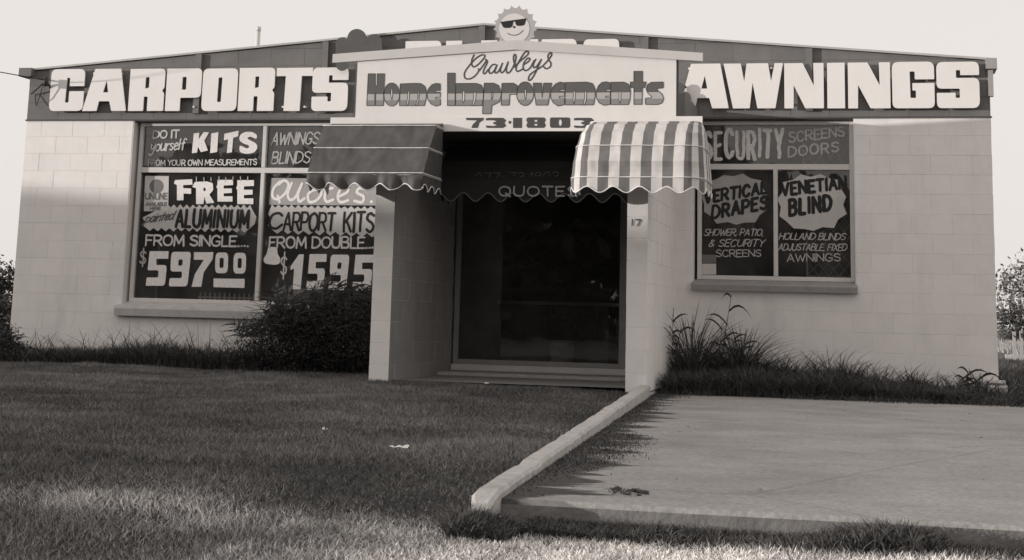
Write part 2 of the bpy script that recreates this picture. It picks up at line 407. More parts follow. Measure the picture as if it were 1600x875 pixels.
# ------------------------------------------------------------------ ground
W = 10.83; WALL = .19
def sheet(name, pts, mt, kind='structure', th=.0):
    mb = MB(); n = len(pts)
    tr = tessellate_polygon([[Vector((p[0], p[1], 0)) for p in pts]])
    fs = []
    for t in tr:
        a, b, c = [pts[i] for i in t]
        fs.append(tuple(t) if (b[0]-a[0])*(c[1]-a[1])-(b[1]-a[1])*(c[0]-a[0]) > 0 else tuple(reversed(t)))
    mb.add(pts, fs)
    o = mb.build(name, mt); o['kind'] = kind
    return o
sheet('ground', [(-900, -900, -.16), (900, -900, -.16), (900, 900, -.16), (-900, 900, -.16)], 'terrain')
def lawn_z(x, y):
    """lawn rises from the verge to the shop"""
    t = np.clip((y+12.4)/3.2, 0, 1); t = t*t*(3-2*t)
    und = .012*np.sin(x*1.7+y*.6)+.010*np.sin(y*2.3-x*.9)
    far = np.clip((y+6)/6, 0, 1)
    z = -.115+t*.125+far*.045+und
    bx = np.clip((x-7.1)/1.1, 0, 1); by = np.clip((-10.35-y)/.45, 0, 1); b = bx*bx*(3-2*bx)*by*by*(3-2*by)
    return z*(1-b)+(-.092+.006*np.sin(x*3+y*2))*b
def grid_sheet(name, x0, x1, y0, y1, nx, ny, zf, mt):
    xs = np.linspace(x0, x1, nx); ys = np.linspace(y0, y1, ny); X, Y = np.meshgrid(xs, ys); Z = zf(X, Y)
    v = np.stack([X.ravel(), Y.ravel(), Z.ravel()], 1); f = []
    for j in range(ny-1):
        for i in range(nx-1):
            a = j*nx+i; f.append((a, a+1, a+nx+1, a+nx))
    mb = MB(); mb.add(v.tolist(), f, 0, True); o = mb.build(name, mt); o['kind'] = 'structure'
    return o
def kerb_x(y):      # left edge of the kerb top
    t = (y+2.24)/(-10.86+2.24); return 7.58+(8.185-7.58)*t
def soil_z(x, y): return lawn_z(x, y)-.006
grid_sheet('lawn', -9, 7.0, -14.5, .1, 60, 110, soil_z, 'soil')
grid_sheet('lawn', 7.0, 7.66, -14.5, .1, 10, 110, soil_z, 'soil')
def verge_z(x, y): return lawn_z(x, y)-.003
grid_sheet('verge', 7.66, 18, -14.5, -10.72, 30, 20, verge_z, 'dirt_verge')
# strip of lawn between x = 7.66 and the kerb
mb = MB(); n = 110; vs = []; fs = []
for i in range(n+1):
    ya = -10.95+(10.95-2.24)*i/n; xa = kerb_x(max(ya, -10.86))+.03
    for k in range(7):
        xx_ = 7.655+(xa-7.655)*k/6; vs.append((xx_, ya, float(soil_z(xx_, ya))+.001))
for i in range(n):
    for k in range(6):
        q = i*7+k; fs.append((q, q+1, q+8, q+7))
mb.add(vs, fs, 0, True)
mb.build('lawn_edge', 'soil')['kind'] = 'structure'
# concrete driveway slab with a worn front edge
mb = MB(); nx = 46; X0, X1 = 7.72, 16.5; zs = []
front = [(X0+(X1-X0)*i/nx, -10.63+.006*math.sin(i*.9)) for i in range(nx+1)]
def slab_x0(y): return kerb_x(y)+.09
vs = []; fs = []
for i in range(nx+1):
    x, y = front[i]; x = max(x, slab_x0(-10.6)) if i == 0 else x
    t = i/nx; xb = slab_x0(-1.55)+(X1-slab_x0(-1.55))*t; xf = slab_x0(-10.63)+(X1-slab_x0(-10.63))*t
    vs += [(xb, -1.35+.03*math.sin(i*2.2), 0), (xf, y+.02, 0), (xf, y, -.018), (xf, y-.004, -.2)]
for i in range(nx):
    for k in range(3):
        a = i*4+k; b = a+4; fs.append((a, a+1, b+1, b))
mb.add(vs, fs); mb.mi = [1 if i % 3 == 2 else 0 for i in range(len(fs))]; mb.build('driveway', ['concrete', 'slab_edge'])['kind'] = 'structure'
def dirty_slab():
    m = MATS['concrete']; L = m.node_tree.links; b = m.node_tree.nodes['Principled BSDF']; src = b.inputs['Base Color'].links[0].from_socket
    geo = N(m, 'ShaderNodeNewGeometry'); sp = N(m, 'ShaderNodeSeparateXYZ'); L.new(geo.outputs['Position'], sp.inputs[0])
    # distance from the kerb (its line is x = 7.685 + (y + 2.24) * -.076)
    ma = N(m, 'ShaderNodeMath', operation='MULTIPLY_ADD'); L.new(sp.outputs[1], ma.inputs[0]); ma.inputs[1].default_value = .076; ma.inputs[2].default_value = -7.685+.076*2.24
    ad = N(m, 'ShaderNodeMath', operation='ADD'); L.new(sp.outputs[0], ad.inputs[0]); L.new(ma.outputs[0], ad.inputs[1])
    mp = N(m, 'ShaderNodeMapping'); mp.inputs['Scale'].default_value = (.5, 1.6, 1); L.new(geo.outputs['Position'], mp.inputs[0])
    n = N(m, 'ShaderNodeTexNoise'); n.inputs['Scale'].default_value = 1.5; n.inputs['Detail'].default_value = 9; n.inputs['Roughness'].default_value = .62; L.new(mp.outputs[0], n.inputs[0])
    w = N(m, 'ShaderNodeMapRange'); L.new(n.outputs[0], w.inputs[0]); w.inputs[1].default_value = .36; w.inputs[2].default_value = .68; w.inputs[3].default_value = 0.0; w.inputs[4].default_value = .44
    df = N(m, 'ShaderNodeMath', operation='SUBTRACT'); L.new(w.outputs[0], df.inputs[0]); L.new(ad.outputs[0], df.inputs[1])
    sm = N(m, 'ShaderNodeMapRange', interpolation_type='SMOOTHSTEP'); L.new(df.outputs[0], sm.inputs[0]); sm.inputs[1].default_value = -.03; sm.inputs[2].default_value = .07
    mx = N(m, 'ShaderNodeMix'); mx.data_type = 'RGBA'; L.new(sm.outputs[0], mx.inputs[0]); L.new(src, mx.inputs[6]); mx.inputs[7].default_value = col(.055)
    # old damp blotches and fine speckle
    n2 = N(m, 'ShaderNodeTexNoise'); n2.inputs['Scale'].default_value = .55; n2.inputs['Detail'].default_value = 12; n2.inputs['Roughness'].default_value = .72; L.new(geo.outputs['Position'], n2.inputs[0])
    r2 = N(m, 'ShaderNodeMapRange'); L.new(n2.outputs[0], r2.inputs[0]); r2.inputs[1].default_value = .35; r2.inputs[2].default_value = .68; r2.inputs[3].default_value = .78; r2.inputs[4].default_value = 1.12
    n3 = N(m, 'ShaderNodeTexNoise'); n3.inputs['Scale'].default_value = 34; n3.inputs['Detail'].default_value = 6; L.new(geo.outputs['Position'], n3.inputs[0])
    r3 = N(m, 'ShaderNodeMapRange'); L.new(n3.outputs[0], r3.inputs[0]); r3.inputs[1].default_value = .3; r3.inputs[2].default_value = .7; r3.inputs[3].default_value = .80; r3.inputs[4].default_value = 1.16
    # hairline cracks
    vo = N(m, 'ShaderNodeTexVoronoi', feature='DISTANCE_TO_EDGE'); vo.inputs['Scale'].default_value = .33
    wp = N(m, 'ShaderNodeMix'); wp.data_type = 'RGBA'; wp.inputs[0].default_value = .12; L.new(geo.outputs['Position'], wp.inputs[6]); L.new(n2.outputs[1], wp.inputs[7]); L.new(wp.outputs[2], vo.inputs['Vector'])
    rv = N(m, 'ShaderNodeMapRange'); L.new(vo.outputs[0], rv.inputs[0]); rv.inputs[1].default_value = .0; rv.inputs[2].default_value = .004; rv.inputs[3].default_value = .8; rv.inputs[4].default_value = 1
    out = mx.outputs[2]
    for q in (r2, r3, rv):
        k = N(m, 'ShaderNodeMix'); k.data_type = 'RGBA'; k.blend_type = 'MULTIPLY'; k.inputs[0].default_value = 1; L.new(out, k.inputs[6]); L.new(q.outputs[0], k.inputs[7]); out = k.outputs[2]
    L.new(out, b.inputs['Base Color'])
dirty_slab()
# kerb
mb = MB(); n = 90; vs = []; fs = []
ring = []
for i in range(n+1):
    t = i/n; y = -2.245+(-10.80+2.245)*t; xl = kerb_x(y)+.006*noise.noise(Vector((y*2.2, 0, 0)))+rnd.uniform(-.0015, .0015); zt = .10-.068*t+.005*noise.noise(Vector((y*1.7, 5, 0)))-(.008 if i % 17 == 9 else 0)-(.006 if rnd.random() < .06 else 0); w = .098
    if i == n: xl += .02; w = .07; zt -= .03
    ring.append([(xl-.004, y, -.2), (xl, y, zt-.012), (xl+.012, y, zt), (xl+w-.012, y, zt), (xl+w, y, zt-.014), (xl+w+.004, y, -.2)])
for r in ring: vs += r
for i in range(n):
    for k in range(5):
        a = i*6+k; b = a+6; fs.append((a, a+1, b+1, b))
fs += [tuple(range(6)), tuple(range(n*6+5, n*6-1, -1))]
mb.add(vs, [tuple(reversed(f)) for f in fs]); mb.build('driveway_kerb', 'kerb_concrete')['kind'] = 'structure'
sheet('garden_bed', [(7.66, -2.3, .004), (7.75, -1.5, .004), (16, -1.5, .004), (16, .02, .02), (7.64, .02, .02)], 'soil')

# ------------------------------------------------------------------ the shop
shop = thing('shop_building', (5.4, 0, 0), 'single-storey painted concrete block shop with low brown gable and projecting entrance porch', 'shop')
EAVE, RIDGE, RX = 3.375, 3.83, 5.49
def gable(x): return EAVE+(RIDGE-EAVE)*(x/RX if x < RX else (W-x)/(W-RX))
CO = .2; FZ = 2.8
openings = [(1.36, 4.49, .6, 2.8), (7.80, 9.47, 1.0, 2.8), (5.22, 7.45, 0, 2.8)]
# wall core, 4 mm behind the face of the blocks
core = MB(); Y0 = .0035
def core_box(x0, x1, z0, z1): core.box(x0, x1, Y0, WALL-.004, z0, z1)
xs = [0.003, 1.37, 4.48, 5.20, 7.45, 7.81, 9.46, W-.003]
core_box(xs[0], xs[1], -.2, 2.795); core_box(xs[1], xs[2], -.2, .605); core_box(xs[2], xs[3], -.2, 2.795)
core_box(xs[3], xs[4], -.2, .06); core_box(xs[4], xs[5], -.2, 2.795); core_box(xs[5], xs[6], -.2, 1.005); core_box(xs[6], xs[7], -.2, 2.795)
front_wall = core.build('front_wall', 'mortar_white', shop)
gb = MB(); gb.prism([[(.003, 2.795), (W-.003, 2.795), (W-.003, EAVE-.005), (RX, RIDGE-.005), (.003, EAVE-.005)]], .004, WALL-.008)
gable_wall = gb.build('gable_wall', 'mortar_brown', shop)
MESH = {}
def block_obj(x0, x1, z0, z1, parent, mt, y=0.0):
    w, h = round(x1-x0, 3), round(z1-z0, 3); key = (w, h, mt)
    if key not in MESH:
        mb = MB(); mb.box(-w/2, w/2, 0, .05, -h/2, h/2, b=.0022); MESH[key] = mb.mesh('block', mt)
    return link('block', MESH[key], parent, ((x0+x1)/2, y+rnd.uniform(-.0006, .0006), (z0+z1)/2))
J = .0022
nblocks = 0
for k in range(14):
    z0, z1 = k*CO, (k+1)*CO
    solid = [(0, W)]
    for a, b, c, d in openings:
        if z0 >= c-.01 and z1 <= d+.01:
            ns = []
            for s, e in solid:
                if a > s: ns.append((s, min(e, a)))
                if b < e: ns.append((max(s, b), e))
                if b <= s or a >= e: ns.append((s, e))
            solid = sorted(set(q for q in ns if q[1]-q[0] > .01))
    for s, e in solid:
        x = -.0 if k % 2 == 0 else -.2
        while x < W:
            a, b = max(x, s), min(x+.401, e)
            if b-a > .03: block_obj(a+J/2, b-J/2, z0+J/2, z1-J/2, front_wall, 'white_block'); nblocks += 1
            x += .401
# painted gable blocks
k = 14
while k*CO < RIDGE:
    z0, z1 = k*CO+J/2, (k+1)*CO-J/2; x = 0 if k % 2 == 0 else -.2
    while x < W:
        a, b = max(x, 0)+J/2, min(x+.401, W)-J/2; x += .401
        if b-a < .03: continue
        hs = [gable(a), gable(b)]
        if min(hs) >= z1: block_obj(a, b, z0, z1, gable_wall, 'brown_block'); nblocks += 1; continue
        if max(hs) <= z0+.02: continue
        P = [(a, z0), (b, z0)]
        xx = [b, RX, a] if a < RX < b else [b, a]
        for q in xx:
            t = min(gable(q)-.004, z1)
            if t > z0+.002: P.append((q, t))
        if len(P) < 3: continue
        mb = MB(); mb.prism([P], rnd.uniform(-.001, .001), .05); mb.build('block', 'brown_block', gable_wall); nblocks += 1
    k += 1
# pilasters (battens) up the gable
for px in (311, 508, 752, 1008, 1264):
    x = at(px, 95, -.03).x; mb = MB(); mb.box(x-.035, x+.035, -.045, 0, 2.86, gable(x)-.01); mb.build('gable_batten', 'brown_trim', shop)
# lower trim board of the gable
mb = MB(); mb.box(-.01, W+.01, -.012, .002, 2.782, 2.80); mb.build('trim_board', 'dark_brown', shop)
# other walls, floor, ceiling, roof
mb = MB(); D = 9.5
mb.box(.003, WALL, WALL, D, -.2, EAVE-.02); side = mb.build('side_wall', 'white_block', shop)
mb = MB(); mb.box(W-WALL, W-.003, WALL, D, -.2, EAVE-.02); mb.build('side_wall', 'white_block', shop)
mb = MB(); mb.box(.003, W-.003, D, D+.19, -.2, EAVE); mb.build('rear_wall', 'white_block', shop)
mb = MB(); mb.box(WALL, W-WALL, WALL, D, -.1, .08); mb.build('shop_floor', 'interior_mid', shop)
mb = MB(); mb.box(WALL, W-WALL, WALL, D, 2.82, 2.86); mb.build('ceiling', 'interior_mid', shop)
mb = MB(); mb.box(WALL+.01, W-WALL-.01, 2.6, 2.68, .08, 2.82); mb.build('partition', 'interior_dark', shop)
for s in (0, 1):
    xa, xb = (-.03, RX) if s == 0 else (RX, W+.03)
    mb = MB(); za, zb = gable(0) if s == 0 else RIDGE, RIDGE if s == 0 else gable(W)
    mb.add([(xa, -.03, za), (xb, -.03, zb), (xb, D+.3, zb), (xa, D+.3, za), (xa, -.03, za+.022), (xb, -.03, zb+.022), (xb, D+.3, zb+.022), (xa, D+.3, za+.022)],
           [(3, 2, 1, 0), (4, 5, 6, 7), (0, 1, 5, 4), (2, 3, 7, 6), (1, 2, 6, 5), (3, 0, 4, 7)])
    mb.build('roof_sheet', 'roof_metal', shop)
# gutter ends and brackets at the two corners
mb = MB(); mb.box(W-.04, W+.07, -.07, .3, 3.28, 3.39); mb.box(W-.02, W+.03, -.05, .02, 3.0, 3.27); mb.build('gutter_end', 'metal_grey', shop)
mb = MB(); mb.box(-.10, .06, -.09, .3, 3.30, 3.40); mb.build('gutter_end', 'brown_trim', shop)

# windows -------------------------------------------------------------------------
def bar(mb, x0, x1, z0, z1, y0=.09, y1=.15): mb.box(x0, x1, y0, y1, z0, z1, b=.004)
def window(x0, x1, z0, z1, zt, mull, label, right):
    w = empty('window', ((x0+x1)/2, .1, z0), shop); w['label'] = label
    for a, b, c, d in ((x0, x0+.045, z0, z1), (x1-.045, x1, z0, z1), (x0+.045, x1-.045, z1-.04, z1), (x0+.045, x1-.045, z0, z0+.045)):
        mb = MB(); bar(mb, a, b, c, d); mb.build('frame', 'frame_white', w)
    mb = MB(); bar(mb, x0+.045, x1-.045, zt-.03, zt+.03, .086, .154); mb.build('transom', 'frame_white', w)
    for m in mull:
        mb = MB(); bar(mb, m-.022, m+.022, z0+.045, zt-.03, .083, .15); mb.build('mullion', 'frame_white', w)
        if not right:
            mb = MB(); bar(mb, m-.022, m+.022, zt+.03, z1-.04, .083, .15); mb.build('mullion', 'frame_white', w)
    ms = [x0+.045]+[q for m in mull for q in (m-.022, m+.022)]+[x1-.045]
    for i in range(0, len(ms), 2):
        mb = MB(); mb.box(ms[i], ms[i+1], .126, .132, z0+.045, zt-.03); mb.build('pane', 'window_glass', w)
        if not right:
            mb = MB(); mb.box(ms[i], ms[i+1], .126, .132, zt+.03, z1-.04); mb.build('pane', 'window_glass', w)
    if right:
        mb = MB(); mb.box(ms[0], ms[-1], .126, .132, zt+.03, z1-.04); mb.build('pane', 'window_glass', w)
    return w
GP = .122
WL = window(1.405, 4.45, .73, 2.77, 2.225, [2.945], 'two-bay shop window covered in painted price lettering, left of the porch', False)
WR = window(7.84, 9.46, 1.105, 2.77, 2.285, [8.655], 'smaller shop window with painted lettering, right of the porch', True)
def sill(x0, x1, z, drop, out, mt):
    mb = MB()
    P = [(.10, z), (-out, z-drop*.35), (-out-.012, z-drop*.5), (-out-.008, z-drop), (.10, z-drop)]
    vs = [(x0, a, b) for a, b in P]+[(x1, a, b) for a, b in P]; n = len(P)
    mb.add(vs, [tuple(range(n)), tuple(range(2*n-1, n-1, -1))]+[(i, i+n, (i+1) % n+n, (i+1) % n) for i in range(n)])
    mb.build('window_sill', mt, shop)
sill(1.32, 4.53, .735, .16, .07, 'sill_paint')
sill(7.80, 9.48, 1.105, .115, .06, 'sill_dark')
for a, b in ((1.37, 4.48), (7.81, 9.46)):       # lintel flashing above the windows
    mb = MB(); mb.box(a, b, .02, .18, 2.772, 2.795); mb.build('lintel', 'dark_brown', shop)

def txt(win, text, x0, y0, x1, y1, hp, wp, m, label=None, **k):
    return lettering('painted_lettering', text, GP, x0, y0, x1, y1, hp, wp, m, win, label=label, **k)
# left window, upper lights
txt(WL, 'DO IT', 239.5, 216, 279.5, 215, 11.5, 2.5, 'paint_light')
txt(WL, 'yourself', 235, 236, 288, 234, 17, 2.1, 'paint_light', slant=.12, gap=.8, jit=.3)
# heavy slanted capitals
def heavy(win, glyphs, m, label=None, name='painted_lettering', pl=GP, off=.004, rad=.0):
    """glyphs: (key, x0, ytop, x1, ybottom [, shear px]) in photo pixels"""
    mb = MB()
    for q in glyphs:
        key, x0, y0, x1, y1 = q[:5]; sh = q[5] if len(q) > 5 else 0; tl = q[6] if len(q) > 6 else 0
        loops, r = HV[key]
        L = []
        for l in loops:
            pts = round_poly(l, r)
            pp = [at(x0+(x1-x0)*a/100+sh*b/100, y1+(y0-y1)*b/100+tl*(a-50)/100, pl) for a, b in pts]
            L.append([(p.x, p.z) for p in pp])
        mb.prism(L, pl-off, 0)
    o = mb.build(name, m, win)
    if label: o['label'] = label
    return o
HV = {
'C': ([[(0, 0, 15), (100, 0, 15), (100, 47), (57, 47), (57, 20), (46, 20), (48, 79), (57, 79), (57, 59), (100, 59), (100, 100, 15), (0, 100, 15)]], 2),
'A': ([[(0, 0), (33, 0), (37, 23), (61, 23), (67, 0), (100, 0), (83, 100), (24, 100)], [(45, 44), (57, 44), (52, 73)]], 1),
'R': ([[(0, 0), (43, 0), (43, 34), (54, 34), (54, 0), (100, 0), (100, 42, 5), (93, 48, 3), (100, 54, 5), (100, 100, 12), (0, 100)], [(45, 53), (56, 55), (56, 80), (45, 80)]], 2),
'P': ([[(0, 0), (42, 0), (42, 31), (100, 31, 13), (100, 100, 13), (0, 100)], [(45, 50), (57, 50), (57, 80), (45, 80)]], 2),
'O': ([[(0, 0, 15), (100, 0, 15), (100, 100, 15), (0, 100, 15)], [(44, 21), (55, 21), (56, 79), (45, 79)]], 3),
'T': ([[(24, 0), (68, 0), (70, 81), (100, 81), (100, 100), (0, 100), (0, 81), (26, 81)]], 1),
'S': ([[(0, 0, 12), (100, 0, 16), (100, 65, 14), (46, 65), (46, 82), (56, 82), (56, 71), (100, 71), (100, 100, 15), (0, 100, 15), (0, 42, 12), (54, 42), (54, 22), (44, 22), (44, 33), (0, 33)]], 2),
'W': ([[(0, 100), (29, 100), (35, 60), (39, 100), (75, 100), (80, 60), (86, 100), (100, 100), (87, 0), (57, 0), (49, 57), (44, 0), (16, 0)]], 1),
'N': ([[(0, 0), (23, 0), (24, 51), (53, 0), (100, 0), (100, 100), (74, 100), (75, 50), (47, 100), (0, 100)]], 1),
'I': ([[(0, 0), (100, 0), (100, 100), (0, 100)]], 1),
'G': ([[(0, 0, 13), (100, 0, 13), (100, 54), (48, 54), (48, 38), (56, 38), (56, 22), (43, 22), (42, 79), (54, 79), (54, 62), (100, 62), (100, 100, 15), (0, 100, 15)]], 2),
'B': ([[(0, 0), (100, 0, 13), (100, 48, 6), (93, 52, 3), (100, 56, 6), (100, 100, 13), (0, 100)], [(42, 18), (55, 18), (55, 42), (42, 42)], [(42, 60), (55, 60), (55, 82), (42, 82)]], 2),
'L': ([[(0, 0), (100, 0), (100, 22), (50, 22), (50, 100), (0, 100)]], 1),
'D': ([[(0, 0), (100, 0, 15), (100, 100, 15), (0, 100)], [(44, 20), (56, 20), (56, 80), (44, 80)]], 3),
'5': ([[(0, 0), (90, 0, 12), (97, 60, 14), (46, 60), (46, 78), (102, 78), (102, 100), (12, 100), (6, 45), (58, 45, 8), (58, 24, 8), (3, 24)]], 2),
'9': ([[(0, 0), (88, 0, 14), (100, 100, 14), (6, 100, 14), (4, 43, 12), (60, 43), (60, 24, 8), (2, 24)], [(40, 60), (60, 60), (62, 78), (42, 78)]], 6),
'7': ([[(0, 0), (48, 0), (58, 42), (100, 80), (102, 100), (6, 100), (6, 78), (56, 78), (14, 36)]], 1),
'1': ([[(22, 0), (84, 0), (100, 100), (62, 100), (0, 66), (0, 55), (28, 60)]], 1),
'0': ([[(0, 0, 30), (100, 0, 30), (100, 100, 30), (0, 100, 30)], [(34, 26, 10), (66, 26, 10), (66, 74, 10), (34, 74, 10)]], 10),
'k': ([[(0, 0), (34, 0), (36, 30), (58, 0), (104, 4), (74, 56), (100, 96), (64, 100), (36, 68), (36, 100), (0, 100)]], 2),
't': ([[(30, 0), (66, 0), (66, 72), (100, 76), (100, 104), (0, 98), (0, 66), (30, 68)]], 2),
's': ([[(4, 6), (40, -4), (86, 2), (104, 26), (96, 46), (70, 58), (50, 66), (46, 74), (62, 80), (98, 66), (98, 88), (70, 102), (34, 102), (4, 88), (0, 62), (24, 46), (54, 38), (58, 28), (44, 22), (4, 40)]], 14),
'e': ([[(0, 0), (96, 0), (96, 24), (40, 24), (40, 38), (92, 40), (92, 60), (40, 60), (40, 74), (100, 76), (100, 100), (0, 100), (0, 78), (-8, 66), (0, 60)]], 2),
'f': ([[(10, 0), (48, 0), (48, 32), (92, 30), (92, 56), (46, 58), (46, 72), (100, 74), (98, 100), (0, 96), (-8, 80), (10, 72)]], 2),
'r': ([[(10, 0), (48, 0), (54, 34), (62, 2), (104, 6), (78, 42), (98, 62), (96, 92), (66, 100), (4, 98), (-10, 76), (10, 70)], [(48, 56), (60, 60), (58, 72), (48, 72)]], 4),
}
heavy(WL, [('k', 300, 207, 324, 238, 3, -3), ('I', 328.5, 207.5, 339.5, 238.5, 2, -2), ('t', 348, 207, 370, 238.5, 3, -3), ('s', 373, 206.5, 401.5, 239.5, 1, 0)], 'paint_bright', 'big white brush letters reading KITS')
txt(WL, 'FROM YOU', 232, 258.5, 281.5, 258.5, 8.5, 1.4, 'paint_mid', jit=.3)  # dimmer than the rest: shade of the window reveal put into the colour
txt(WL, 'R OWN MEASUREMENTS', 284, 258.5, 401, 257.5, 8.5, 1.5, 'paint_light', jit=.4)
txt(WL, 'AWNINGS', 424, 226, 497, 225, 18, 2.4, 'paint_mid', slant=.22, jit=.4)
txt(WL, 'BLINDS*', 424, 255, 487, 254.5, 17.5, 2.4, 'paint_mid', slant=.18, jit=.4)
# left window, lower left pane
patch('poster', [[(227, 275), (264, 275), (263, 330), (225, 330)]], GP, 'poster_paper', WL, .003, label='small paper poster with a dark disc above two lines of print')
c = [(244.8+11*math.cos(a*.3927), 291+11*math.sin(a*.3927)) for a in range(16)]
patch('poster_disc', [c], GP, 'poster_print', WL, .005)
lettering('poster_lettering', 'UNILINE', GP, 227.5, 311, 261.5, 311, 9, 2.0, 'poster_print', WL, gap=1.2, off=.006)
lettering('poster_lettering', 'AVAILABLE', GP, 228, 321.5, 260.5, 321.5, 5, 1.3, 'poster_print', WL, gap=1.2, off=.006)
lettering('poster_lettering', 'HERE', GP, 235, 328, 251, 328, 4.4, 1.3, 'poster_print', WL, gap=1.2, off=.006)
heavy(WL, [('f', 274, 280, 301, 313, 0), ('r', 303.5, 283.5, 334, 319, 0), ('e', 340, 281, 364.5, 315, 0), ('e', 371, 281.5, 397, 319, 0)], 'paint_bright', 'big white dripping letters reading FREE')
brush('paint_drips', [[(x, 283), (x+rnd.uniform(-.4, .4), 276.5+rnd.uniform(-1, 1))] for x in (307, 319, 330, 342, 353, 364, 376, 387)], GP, 1.1, 'paint_light', WL, smooth=False)
def zigzag(x0, y0, x1, y1, n, amp):
    return [(x0+(x1-x0)*i/n, y0+(y1-y0)*i/n+(amp if i % 2 else -amp)+rnd.uniform(-.5, .5)) for i in range(n+1)]
top = zigzag(262, 322, 391, 322.5, 26, 2.6); bot = zigzag(388, 361, 228, 358, 26, 2.6)
patch('lettering_panel', [top+[(396, 331), (401, 339), (398, 350)]+bot+[(222, 352), (226, 346), (223, 340)]], GP, 'burst_light', WL, .002, label='pale jagged painted panel behind dark word ALUMINIUM')
txt(WL, 'painted', 226, 348, 270, 343, 13, 2.0, 'paint_dim', slant=.35, gap=.6, jit=.3, off=.005)
txt(WL, 'ALUMINIUM', 275, 354, 387.5, 355.5, 26, 4.8, 'paint_black', slant=.07, gap=3.2, jit=.15, off=.005, label='tall dark brush letters reading ALUMINIUM')
txt(WL, 'FROM SINGLE....', 228, 383, 388, 385, 15.5, 3.0, 'paint_light', jit=.25)
txt(WL, '$', 218.5, 413, 227.5, 413, 22, 2.4, 'paint_mid')
heavy(WL, [('5', 228, 392.5, 261, 446.5, 2), ('9', 264, 393.5, 297, 447.5, 2), ('7', 299.5, 394, 331, 448, 2)], 'paint_bright', 'large white figures reading 597')
heavy(WL, [('0', 336, 394.5, 356, 427, 1), ('0', 364.5, 395, 384, 427.5, 1)], 'paint_bright', 'raised white figures reading 00')
patch('price_underline', [[(334, 435), (382.5, 435.8), (382, 450), (333.6, 448.6)]], GP, 'paint_bright', WL, .004)
# left window, lower right pane
patch('lettering_panel', [[(424, 278), (590, 280), (590, 321), (420, 320)]], GP, 'burst_mid', WL, .0015)
brush('painted_lettering', [[(438, 284), (428, 294), (426, 307), (434, 311), (446, 302), (451, 288), (444, 282), (436, 288)], [(434, 306), (437, 316)],
      [(456, 286), (450, 302), (453, 312), (462, 308), (472, 287)], [(472, 287), (466, 304), (468, 315), (476, 310)],
      [(492, 296), (482, 303), (483, 315), (493, 314), (502, 304), (500, 294), (492, 297)], [(514, 284), (508, 303), (510, 315), (521, 312)], [(504, 296), (520, 294)],
      [(530, 307), (543, 300), (543, 292), (534, 294), (528, 306), (532, 316), (544, 313)], [(572, 296), (562, 294), (558, 301), (568, 307), (566, 316), (554, 314)], [(580, 315), (581, 315.5)]],
      GP, 4.6, 'paint_bright', WL, .004, label='white brush script reading Quotes')
top = zigzag(425, 322, 590, 325, 32, 2.2); bot = zigzag(590, 368, 425, 362, 20, 3.2)
patch('lettering_panel', [top+bot+[(419, 352), (424, 343), (419, 334)]], GP, 'burst_light', WL, .002, label='pale jagged painted panel behind dark words CARPORT KITS')
brush('painted_lettering', [[(441, 337), (436, 333), (426, 336), (421.5, 347), (424, 355), (432, 357), (441, 351)]], GP, 4.2, 'paint_black', WL, .005)
txt(WL, 'ARPORT', 443, 359, 522, 360.5, 27, 3.9, 'paint_black', slant=.06, gap=1.5, jit=.3, off=.005)
txt(WL, 'KITS', 537, 361, 583, 361.5, 29, 4.3, 'paint_black', slant=.03, gap=2.4, jit=.4, off=.005)
txt(WL, 'FROM DOUBLE...', 421, 387, 583, 387.5, 16.5, 3.0, 'paint_light', jit=.25)
cl = round_poly([(419, 386), (433, 386), (434, 398), (439, 404), (437, 412), (430, 414), (414, 412), (411, 405), (417, 397)], 4)
patch('label_shape', [cl], GP, 'paint_bright', WL, .003)
txt(WL, '$', 438.5, 431, 447.5, 431, 32, 2.6, 'paint_light')
heavy(WL, [('1', 453, 397.5, 473, 452, 2), ('5', 478.5, 397, 508, 452.5, 2), ('9', 513, 398, 544.5, 453.5, 2), ('5', 550, 398, 582, 454, 2)], 'paint_bright', 'large white figures reading 1595')
# right window
def blob(cx, cy, rx, ry, n, seed):
    r = random.Random(seed); out = []
    for i in range(n):
        a = 2*math.pi*i/n+.1; k = 1/(abs(math.cos(a))**2.6+abs(math.sin(a))**2.6)**(1/2.6); k *= r.uniform(1.0, 1.06) if i % 2 else r.uniform(.9, .96)
        out.append((cx+rx*k*math.cos(a), cy+ry*k*math.sin(a)))
    return out
txt(WR, 'SECURITY', 1101.5, 247.5, 1223, 246, 42, 5.6, 'paint_light', gap=4.2, jit=.5, seed=4, label='tall pale letters reading SECURITY')
txt(WR, 'SCREENS', 1233, 222, 1319, 213, 15, 2.8, 'paint_mid', jit=.5, gap=2)
txt(WR, 'DOORS', 1232, 244.5, 1310, 237, 15, 3.0, 'paint_mid', jit=.5, gap=3)
patch('lettering_panel', [blob(1148, 312, 50, 39, 22, 3)], GP, 'burst_mid', WR, .002, label='grey torn-edged painted patch behind VERTICAL DRAPES')
patch('lettering_panel', [blob(1269, 316, 53, 44, 22, 8)], GP, 'burst_light', WR, .002, label='pale torn-edged painted patch behind VENETIAN BLIND')
txt(WR, 'VERTICAL', 1101, 317, 1197, 302, 17, 4.6, 'paint_black', gap=3.0, jit=.3, off=.005, slant=.05)
txt(WR, 'DRAPES', 1113, 341, 1198, 326, 19, 4.9, 'paint_black', gap=3.4, jit=.3, off=.005, slant=.05)
txt(WR, 'SHOWER, PATIO,', 1100, 368, 1192, 368, 10, 1.5, 'paint_mid', slant=.3, jit=.3)
txt(WR, '& SECURITY', 1107, 385, 1193, 385, 10.5, 1.6, 'paint_mid', slant=.3, jit=.3)
txt(WR, 'SCREENS', 1119, 401, 1189, 401, 10.5, 1.7, 'paint_mid', jit=.3)
txt(WR, 'VENETIAN', 1222, 305, 1322, 294, 18, 4.9, 'paint_black', gap=3.0, jit=.3, off=.005, slant=-.05)
